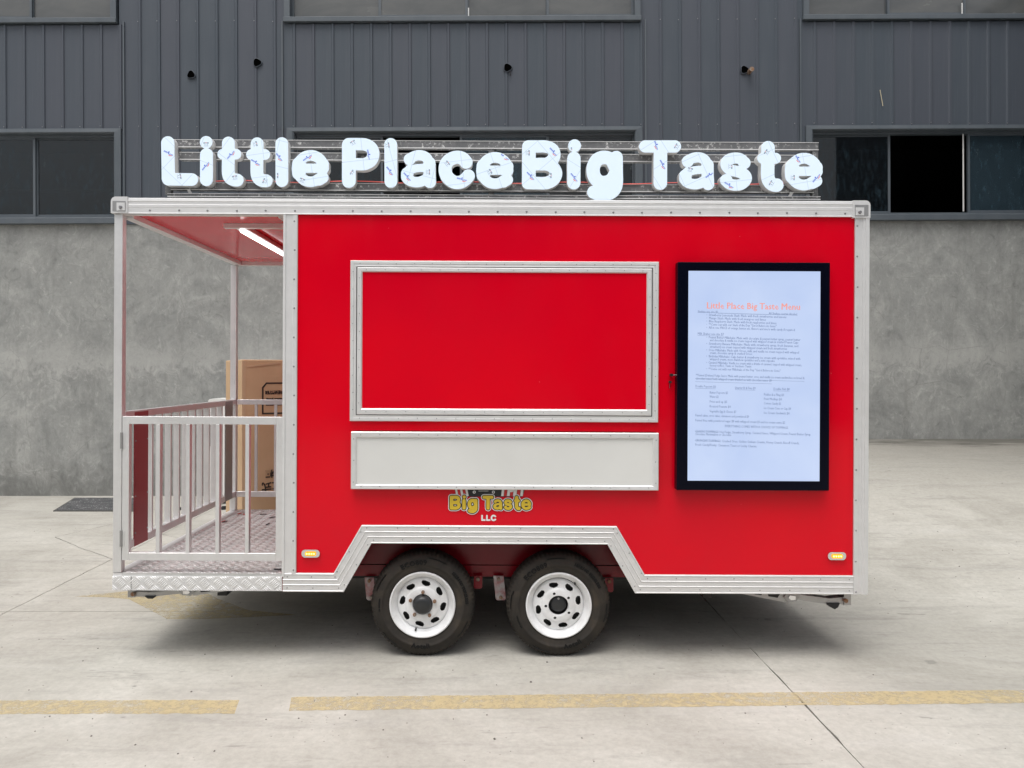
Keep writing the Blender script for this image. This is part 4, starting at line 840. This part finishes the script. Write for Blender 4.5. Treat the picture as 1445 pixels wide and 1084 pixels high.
SIGN = [
 ('L', [(9.2, [c1(150, 165), c1(160, 660)]), (8.7, [c1(160, 670), c1(487, 675)]), (9.5, [c1(162, 655)])]),
 ('i', [(8.7, [c1(683, 157)]), (9.0, [c1(689, 330), c1(690, 675)])]),
 ('t', [(8.9, smooth_path([c1(993, 168), c1(993, 400), c1(995, 590), c1(1025, 655), c1(1075, 678), c1(1118, 683)])), (7.4, [c1(915, 322), c1(1097, 322)])]),
 ('t', [(8.9, smooth_path([c2(210, 178), c2(208, 400), c2(210, 590), c2(238, 660), c2(285, 688), c2(338, 692)])), (7.4, [c2(132, 328), c2(318, 328)])]),
 ('l', [(8.8, [c2(553, 175), c2(557, 690)])]),
 ('e', glyph_e(*c2(955, 522), 25.8)),
 ('P', [(9.6, [c3(205, 195), c3(207, 695)]), (8.5, smooth_path([c3(200, 183), c3(330, 183), c3(440, 190), c3(520, 240), c3(545, 325), c3(515, 410), c3(430, 458), c3(330, 462), c3(205, 462)]))]),
 ('l', [(8.9, [c3(786, 188), c3(792, 700)])]),
 ('a', glyph_a(0, 0)),
 ('c', [(9.1, smooth_path([(656.3, 229), (651, 223.6), (643, 222), (634, 225), (628, 232), (627, 242), (631, 251), (640, 257.2), (649, 257), (655.5, 253), (659.6, 248.5)]))]),
 ('e', glyph_e(697.2, 240.8, 25.8)),
 ('B', [(9.5, [(745, 208), (745, 257.5)]), (8.5, smooth_path([(744, 206.8), (756, 206.8), (769, 207), (778, 211), (781, 219), (777, 227), (768, 231.6), (756, 232), (744, 232)])), (8.7, smooth_path([(756, 231.8), (770, 232), (779, 236), (783.3, 245), (779, 254), (769, 258.4), (756, 258.5), (744, 258.3)]))]),
 ('i', [(8.9, [(809.3, 205.8)]), (9.2, [(808.5, 223.6), (808.5, 258)])]),
 ('g', [(9.1, smooth_path([(868.2, 222.3), (868.4, 240), (868.4, 260), (864, 269.5), (855, 274.4), (845, 274.6), (836.6, 271.4)])), (9.3, smooth_path([(867, 236), (861, 225.5), (851, 222.2), (841, 226), (836, 236), (836.6, 247), (842, 255), (851, 257.8), (861, 254.5), (867, 246)]))]),
 ('T', [(8.5, [(909, 206.8), (951, 206.8)]), (9.4, [(930.6, 208), (930.6, 258.5)])]),
 ('a', glyph_a(392.6, 2.9)),
 ('s', [(7.7, smooth_path([(1049.5, 230.2), (1044, 224.6), (1035, 223.2), (1026, 226), (1023.2, 233), (1029, 239.6), (1040, 242.4), (1049.5, 246.5), (1051.8, 253), (1046, 259.6), (1037, 261.4), (1028, 259.6), (1022.6, 254.2)])), (8.6, [(1049, 230)]), (8.6, [(1023.6, 254.6)])]),
 ('t', [(9.3, smooth_path([(1082.4, 208.5), (1082.2, 228), (1082.2, 249), (1085, 257), (1090, 260.8), (1095, 261.4)])), (7.6, [(1075, 223.5), (1093, 223.5)])]),
 ('e', glyph_e(1133.2, 242.3, 26.2)),
]
def to_xz(lp, Y, lv=True): return [(fx(x, Y), fz(lev(x, y) if lv else y, Y)) for x, y in lp]
# ------------------------------------------------------------------ roof sign
Yl = Y0 + .012; DEP = .055
sign = empty('roof_sign', (0, Y0 + .1, zR1), label='long illuminated sign reading Little Place Big Taste on the trailer roof', cat='sign')
def S(o): o.parent = sign; o.location = (0, -(Y0 + .1), -zR1); return o
fy0, fy1 = Yl + DEP + .004, Yl + DEP + .045
def rail(px0, px1, py0, py1, y0, y1, lip=True):
    x0, z1 = L(px0, py0, fy0); x1, z0 = L(px1, py1, fy0); o = S(MB().box(x0, x1, y0, y1, z0, z1, .0015).build('frame_tube', M['galv']))
    if lip:
        q = sub(MB().box(x0, x1, y0 - .003, y0, z0 + .000, z0 + .005).build('tube_lip', M['galv_edge']), o); sub(MB().box(x0, x1, y0 - .003, y0, z1 - .004, z1 - .001).build('tube_lip', M['galv_edge']), o)
rail(233, 1153.5, 198.8, 210, fy0, fy1); rail(252, 1147, 216.6, 227.6, fy0, fy1); rail(240, 1147, 259.3, 270.2, fy0, fy1); rail(238, 1153.5, 276.4, 281.6, fy0 - .03, fy1 + .1)
for a, b in ((231.5, 240), (1145, 1153.5), (688, 696)): rail(a, b, 210.3, 276.2, fy0 + .003, fy1 - .003, False)
# rear row of the box frame
for py0, py1 in ((206, 212), (262, 270)): rail(240, 1147, py0, py1, fy1 + .20, fy1 + .24, False)
for px in (236, 690, 1146): 
    x = fx(px, fy0); S(MB().box(x, x + .04, fy1 + .005, fy1 + .199, fz(210), fz(204)).build('frame_tube', M['galv']))
for px, d in ((266, 1), (1115, -1)):
    x, z = L(px, 270.8, fy0); S(MB().obox((x + .008 * d, fy0 - .008, z - .016), (.45 * d, 0, -.89), (0, 1, 0), (.89, 0, .45 * d), .022, .004, .009).build('fixing_clip', M['ltrim']))
# supply wire between the letters
mb = MB()
xs_ = lin(fx(242, fy0), fx(1140, fy0), .09)
for a, b in zip(xs_[:-1], xs_[1:]): mb.cyl((a, fy0 - .006, fz(258 + 1.2 * math.sin(a * 9), fy0)), (b, fy0 - .006, fz(258 + 1.2 * math.sin(b * 9), fy0)), .003, 5)
S(mb.build('supply_wire', M['print_red']))
# printing on the protective film
def marks(px, py, ang, kind):
    """brand-like smudges of film printing; returns list of (material key, polygons)"""
    out = []; ca_, sa = math.cos(R(ang)), math.sin(R(ang))
    def pt(u, v): return (px + u * ca_ - v * sa, py + u * sa + v * ca_)
    def q(m, P): out.append((m, [pt(*p) for p in P]))
    if kind == 0:
        for k in range(4): q('print_blue', [(-6.5 + k * 1.5, -1.1), (-5.5 + k * 1.5, -1.1), (-5.7 + k * 1.5, .9), (-6.7 + k * 1.5, .9)])
        q('print_blue', [(-.4, -2.4), (1.6, -2.6), (.9, -.2), (3.4, 1.2), (2.2, 1.7), (-.4, .5)])
        for k in range(4): q('print_blue', [(3 + k * 1.3, -.4), (3.8 + k * 1.3, -.4), (3.7 + k * 1.3, .9), (2.9 + k * 1.3, .9)])
        q('print_red', [(1.6, 2.2), (4.0, 1.9), (6.6, 1.0), (6.9, 1.5), (4.2, 2.8), (1.8, 3.0)])
    else:
        for k in range(5): q('print_grey', [(-3.6 + k * 1.5, -1.0), (-2.6 + k * 1.5, -1.0), (-2.7 + k * 1.5, .9), (-3.7 + k * 1.5, .9)]) if k != 2 else q('print_red', [(-.6, -1), (.3, -1), (.3, 0), (-.6, 0)])
        for k in range(2): q('print_grey', [(-2 + k * 3, 2), (-1.1 + k * 3, 2), (-1.1 + k * 3, 2.9), (-2 + k * 3, 2.9)])
        q('print_grey', [(-3.4, 4.0), (3.4, 4.0), (3.4, 4.3), (-3.4, 4.3)])
    return out
MK = {0: [(236, 216, 25, 0), (253.5, 249, 80, 1)], 1: [(289.5, 202, 0, 1), (288.5, 235, -52, 0)], 2: [(324, 219, -50, 0), (330, 249, -8, 1)], 3: [(360.5, 203, 75, 1), (359, 229, 30, 0), (371, 255, -70, 1)], 4: [(392, 221, 50, 0), (390.5, 248, 90, 1)],
      5: [(432, 223, -35, 0), (426, 253, 22, 1)], 6: [(518.5, 218, 78, 0), (495, 243, -58, 1), (496, 200, -30, 1)], 7: [(547, 205, 80, 1), (548.5, 241, 52, 0)], 8: [(573, 249, 48, 0), (604.5, 243, 90, 1)], 9: [(631, 230, 50, 1), (650, 253, 12, 0)], 10: [(710, 221, 35, 0), (691, 242, 60, 1)],
      11: [(745, 216, 90, 1), (779, 214, 48, 0), (747, 248, 45, 0), (776, 248, 90, 1)], 12: [(805, 212, 85, 1), (808.5, 250, 50, 0)], 14: [(924, 204, 70, 0), (952, 206, -60, 1), (933.5, 232, 60, 0)], 15: [(1000, 247, -35, 0), (973, 238, 15, 1)], 16: [(1031, 235, 90, 1), (1027, 261, 30, 0)], 17: [(1079, 214, -55, 1), (1086, 258, -60, 1)], 18: [(1123.5, 223, 55, 0), (1119, 251, 90, 1), (1150, 252, -50, 0)]}
def inside(p, strokes):
    for r, pts in strokes:
        if len(pts) == 1: pts = [pts[0], pts[0]]
        for a, b in zip(pts[:-1], pts[1:]):
            dx, dy = b[0] - a[0], b[1] - a[1]; t = min(max(((p[0] - a[0]) * dx + (p[1] - a[1]) * dy) / (dx * dx + dy * dy + 1e-9), 0), 1)
            if math.hypot(p[0] - a[0] - t * dx, p[1] - a[1] - t * dy) < r - .3: return True
    return False
for idx, (ch, st) in enumerate(SIGN):
    loops = contours(st, 0, .5); lx = [to_xz(lp, Yl) for lp in loops]
    cx_ = sum(p[0] for p in lx[0]) / len(lx[0]); cz_ = sum(p[1] for p in lx[0]) / len(lx[0])
    loc = [[(x - cx_, z - cz_) for x, z in lp] for lp in lx]
    me = solid_from_loops(loc, DEP / 2, 0); me.materials.clear(); me.materials.append(M['return']); lt = link('letter', me, sign); lt.location = (cx_, Yl + DEP / 2 + .003 - (Y0 + .1), cz_ - zR1); lt['label'] = ('capital' if ch.isupper() else 'small') + ' letter ' + ch
    me = solid_from_loops(loc, .002, .0008); me.materials.clear(); me.materials.append(M['film']); fc = link('letter_face', me, lt); fc.location = (0, -DEP / 2 - .002, 0); fc.color = (0, 0, 0, 1) if ch == 'g' else (1, 1, 1, 1)
    mk = {}
    for a in MK.get(idx, []):
        for mat_, P in marks(*a):
            if all(inside(p, st) for p in P): mk.setdefault(mat_, []).append(P)
    for mat_, polys in mk.items():
        V = []; F = []
        for P in polys: n0 = len(V); V += [(x - cx_, -DEP / 2 - .0048, z - cz_) for x, z in to_xz(P, Yl)]; F.append(tuple(range(n0, len(V))))
        mesh('film_print', V, F, M[mat_], lt)['kind'] = 'stuff'

# ------------------------------------------------------------------ logo on the side panel
def decal(name, loops, m, lift, parent=None):
    me = solid_from_loops(loops, .0003); me.materials.clear(); me.materials.append(m); o = link(name, me); T(o); o.location = (0, Y0 - .002 - lift - (Y0 + W / 2) + .002, 0); return o
logo = []
for idx in (11, 12, 13): logo += [(r * .285, [(635.4 + (x - 735.3) * .278, 698.9 + (y - 198) * .295) for x, y in P]) for r, P in SIGN[idx][1]]
for idx in (14, 15, 16, 17, 18): logo += [(r * .275, [(681.6 + (x - 900.4) * .2655, 698.9 + (y - 198) * .295) for x, y in P]) for r, P in SIGN[idx][1]]
logo_in = [(r * .93, P) for r, P in logo]
L_ = lambda lps: [to_xz(lp, Y0) for lp in lps]
# stripes of the popcorn tub and the little cart above the words
def poly(P): return [to_xz(P, Y0)]
decal('logo_tub', poly([(640, 686), (743, 686), (738, 701), (646, 701)]), M['logo_black'], .0008)
for k, (a, b) in enumerate(((642.2, 645), (645.2, 648.8), (649.2, 652.4), (652.8, 656.2), (656.6, 659.6))): decal('logo_stripe', poly([(a, 686.5), (b, 686.5), (b + 2.6, 700), (a + 2.6, 700)]), M['light_print'] if k % 2 == 0 else M['logo_red'], .0016)
for k, (a, b) in enumerate(((709.5, 713), (713.3, 717.2), (717.6, 721.6), (722, 726), (726.4, 731), (731.4, 736), (736.4, 740))): decal('logo_stripe', poly([(a, 686.5), (b, 686.5), (b - 1.6, 700), (a - 1.6, 700)]), M['light_print'] if k % 2 == 0 else M['logo_red'], .0016)
circ = lambda cx_, cy_, r: [(cx_ + r * math.cos(a / 20 * 6.2832), cy_ + r * math.sin(a / 20 * 6.2832)) for a in range(20)]
decal('logo_popcorn', poly(circ(722, 689, 5.6)), M['light_print'], .0024); decal('logo_popcorn', poly(circ(722, 687.5, 2.6)), M['logo_red'], .0028)
decal('logo_cart', poly([(663, 686), (708, 686), (708, 696), (663, 697)]), M['logo_black'], .0024); decal('logo_cart', poly([(676, 692.6), (690, 692.6), (690, 693.2), (676, 693.2)]), M['light_print'], .003)
for cx_ in (670, 697): decal('logo_wheel', poly(circ(cx_, 694.6, 4.4)), M['logo_black'], .003); decal('logo_wheel', poly(circ(cx_, 694.4, 2.1)), M['light_print'], .0036); decal('logo_wheel', poly(circ(cx_, 694.4, 1.0)), M['logo_black'], .0042)
decal('logo_outline', L_(contours(logo, 1.9, .3)), M['light_print'], .0048); decal('logo_black_outline', L_(contours(logo, 1.0, .3)), M['logo_black'], .0054); decal('logo_words', L_(contours(logo_in, 0, .22)), M['gold'], .006)  # black printed outline between the white edge and the gold words
llc = [(1.15, [(681.2, 727.8), (681.2, 734), (685.2, 734)]), (1.15, [(688, 727.8), (688, 734), (692, 734)]), (1.15, smooth_path([(700, 728.8), (698, 727.7), (695.6, 728.3), (694.5, 731), (695.6, 733.6), (698, 734.2), (700, 733.2)]))]
decal('logo_company_form', L_(contours(llc, 0, .2)), M['light_print'], .0008)

# ------------------------------------------------------------------ menu display
mx0, mx1, my0, my1 = 955.6, 1171, 368.4, 690.6; Ym = Y0 - .062
menu = empty('menu_display', (fx(1063), Y0 - .03, fz(690)), label='tall black framed menu screen on the red side panel, lit pale blue', cat='display')
def Mn(o): o.parent = menu; o.location = -Vector(menu.location); return o
def LM(px, py): return L(px, py, Ym)
x0, z1 = LM(mx0, my0); x1, z0 = LM(mx1, my1); Mn(MB().box(x0, x1, Ym, Y0 - .003, z0, z1, .004).build('casing', M['bezel']))
sx0, sz1 = LM(970.8, 381); sx1, sz0 = LM(1157, 677)
Mn(stripe('bezel', [(x0 + .004, z1 - .004), (x1 - .004, z1 - .004), (x1 - .004, z0 + .004), (x0 + .004, z0 + .004)], [(sx0, sz1), (sx1, sz1), (sx1, sz0), (sx0, sz0)], [(0, .002), (1, .0015)], Ym, M['bezel'], None, closed=True))
Mn(MB().box(sx0, sx1, Ym - .0012, Ym - .0002, sz0, sz1).build('screen', M['screen']))
zz = zoom = None
A6 = crop(950, 410, 6.283); A7 = crop(950, 530, 6.283)
TXT = [  # (text, left px, baseline px y, height px, bold, material key, right px)
 ('Little Place Big Taste Menu', *A6(290, 160), 9.6, 0, 'ink_red', 1128),
 ('Slushies one size $5' + '_' * 40 + 'All Slushies contain Alcohol', *A6(213, 196), 3.6, .0, 'ink', 1124),
 ('•  Strawberry Lemonade Slush: Made with fresh strawberries and lemons', *A6(290, 226), 3.6, 0, 'ink', 1109), ('•  Mango Slush: Made with fresh mangoes and limes', *A6(290, 254), 3.6, 0, 'ink', 1080), ('•  Blue Raspberry Slush: Made with fresh raspberries and limes', *A6(290, 282), 3.6, 0, 'ink', 1095),
 ('•  **Come out with our Slush of the Day "Get it Before its Gone"', *A6(290, 310), 3.6, 0, 'ink', 1095), ('•  All in one PRICE of orange lemon etc. flavors and more with candy if required', *A6(290, 338), 3.6, 0, 'ink', 1121),
 ('Milk Shakes one size $7', *A6(213, 392), 3.6, 0, 'ink', 1021),
 ('•  Peanut Butter Milkshake: Made with chocolate & peanut butter syrup, peanut butter', *A6(290, 424), 3.6, 0, 'ink', 1129), ('and chocolate & vanilla ice cream topped with whipped cream & crushed Peanut Cups', *A6(322, 450), 3.6, 0, 'ink', 1126),
 ('•  Strawberry Banana Milkshake: Made with strawberry syrup, fresh bananas, and', *A6(290, 480), 3.6, 0, 'ink', 1126), ('strawberry ice cream topped with whipped cream and fresh strawberries', *A6(322, 508), 3.6, 0, 'ink', 1110),
 ('•  Oreo Milkshake: Made with Oreos, milk, and vanilla ice cream topped with whipped', *A6(290, 537), 3.6, 0, 'ink', 1127), ('cream, chocolate syrup & crushed Oreos', *A6(322, 562), 3.6, 0, 'ink', 1061),
 ('•  Birthday Milkshake: Cake batter & strawberry ice cream with sprinkles, mixed with', *A6(290, 592), 3.6, 0, 'ink', 1129), ('whipped cream, more Rainbow sprinkles and a mini cupcake', *A6(322, 618), 3.6, 0, 'ink', 1093),
 ('•  Caramel Milkshake: Vanilla ice cream with a drizzle of caramel, topped with whipped cream,', *A6(290, 648), 3.6, 0, 'ink', 1131), ('honey toffee, Twix or Snickers Twist', *A6(322, 674), 3.6, 0, 'ink', 1060), ('•  **Come out with our Milkshake of the Day "Get it Before its Gone"', *A6(290, 704), 3.6, 0, 'ink', 1101),
 ('**Funnel (Deluxe) Fudge Sauce: Made with peanut butter, oreo, and vanilla ice cream sandwiches on bread &', *A6(198, 760), 3.6, 0, 'ink', 1135), ('chocolate mixed with whipped cream drizzled on with chocolate sauce  $9', *A6(198, 790), 3.6, 0, 'ink', 1089),
 ('Double Popcorn $6', *A7(196, 104), 3.6, 0, 'ink', 1010), ('Quarter lb & Fries $9', *A7(545, 118), 3.6, 0, 'ink', 1066), ('Double Fish $8', *A7(888, 128), 3.6, 0, 'ink', 1114),
 ('Butter Popcorn $5', *A7(322, 160), 3.6, 0, 'ink', 1027), ('Water $2', *A7(322, 197), 3.6, 0, 'ink', 1014), ('Fries and up $5', *A7(322, 240), 3.6, 0, 'ink', 1026), ('Roasted Peanuts $4', *A7(322, 282), 3.6, 0, 'ink', 1031), ('Vegetable Egg & Cheese $7', *A7(322, 326), 3.6, 0, 'ink', 1039),
 ('Pickles & a Fling $3', *A7(803, 178), 3.6, 0, 'ink', 1106), ('Fruit Medleys $4', *A7(803, 217), 3.6, 0, 'ink', 1103), ('Cotton Candy $5', *A7(803, 256), 3.6, 0, 'ink', 1102), ('Ice Cream Cone or Cup $4', *A7(803, 298), 3.6, 0, 'ink', 1116), ('Ice Cream Sandwich $4', *A7(803, 340), 3.6, 0, 'ink', 1114),
 ('Funnel cakes, oreo cakes, cinnamon and powdered $9', *A7(196, 362), 3.6, 0, 'ink', 1057), ('Funnel fries with powdered sugar $8 with whipped cream $3 and ice cream extra $2', *A7(196, 406), 3.6, 0, 'ink', 1108),
 ('EVERYTHING COMES WITH A CHOICE OF TOPPINGS', *A7(458, 458), 3.6, 0, 'ink', 1112),
 ('CLASSIC TOPPINGS: Hot Fudge, Strawberry Syrup, Caramel Sauce, Whipped Cream, Peanut Butter Syrup', *A7(196, 504), 3.6, 0, 'ink', 1144), ('Chocolate, Marshmallow or Chocolate', *A7(196, 528), 3.6, 0, 'ink', 1032),
 ('CRUNCHY TOPPINGS: Crushed Oreo, Golden Graham Crumbs, Honey Crunch, Biscoff Crunch,', *A7(196, 584), 3.6, 0, 'ink', 1128), ('Fresh Candy/Fruity: Cinnamon Toast or Lucky Charms', *A7(196, 622), 3.6, 0, 'ink', 1068),
]
grp = {'ink': [], 'ink_red': []}
for (tx, px, py, hpx, bold, mk_, pr) in TXT:
    hm = hpx * Ym / K * 1.35; me = text_mesh(tx, hm, .0002, 'LEFT', bold + 0, 1)
    wd = max(v.co.x for v in me.vertices); tw_ = (pr - px) * Ym / K; x, z = LM(px, lev(px, py)); rot = (.6 if mk_ == 'ink_red' else 1.35)
    for dx_ in ((-.0006, .0006, .0018) if mk_ == 'ink_red' else (0, .0005)): grp[mk_].append((me, Matrix.Translation((x + dx_, Ym - .0017 - dx_ * .1, z)) @ Matrix.Rotation(R(rot) , 4, 'Y') @ Matrix.Diagonal((tw_ / wd, 1, 1, 1))))
Mn(join_meshes('menu_text', grp['ink'], M['ink'], None)); Mn(join_meshes('menu_title', grp['ink_red'], M['ink_red'], None))
Mn(MB().obox((fx(1000, Ym), Ym - .0017, fz(540.5, Ym)), (1, 0, 0), (0, 1, 0), (0, 0, 1), .001, .0002, .001).build('menu_rule', M['ink'])) if False else None
mb = MB()
for (px, py, pr) in ((984, 441, 1125), (984, 473.5, 1021), (981, 534, 1135), (981, 538.7, 1089), (981, 548, 1010), (1037, 550, 1066), (1091, 551.6, 1114), (981, 609, 1013), (981, 622, 1015)):
    x, z = LM(px, lev(px, py)); x2 = fx(pr, Ym); mb.obox(((x + x2) / 2, Ym - .0017, z - (x2 - x) / 2 * math.sin(R(1.35))), (math.cos(R(1.35)), 0, -math.sin(R(1.35))), (0, 1, 0), (math.sin(R(1.35)), 0, math.cos(R(1.35))), (x2 - x) / 2, .0002, .0009)
Mn(mb.build('menu_underlines', M['ink']))
# curled edge of the printed film on the screen
# put the trailer and what it carries on the slight fall of the yard
for o in (tr, sign, menu):
    x, y, z = o.location; dz = z - H
    o.location = (x * math.cos(TA) + dz * math.sin(TA), y, H + dz * math.cos(TA) - x * math.sin(TA)); o.rotation_euler = (0, TA, 0)
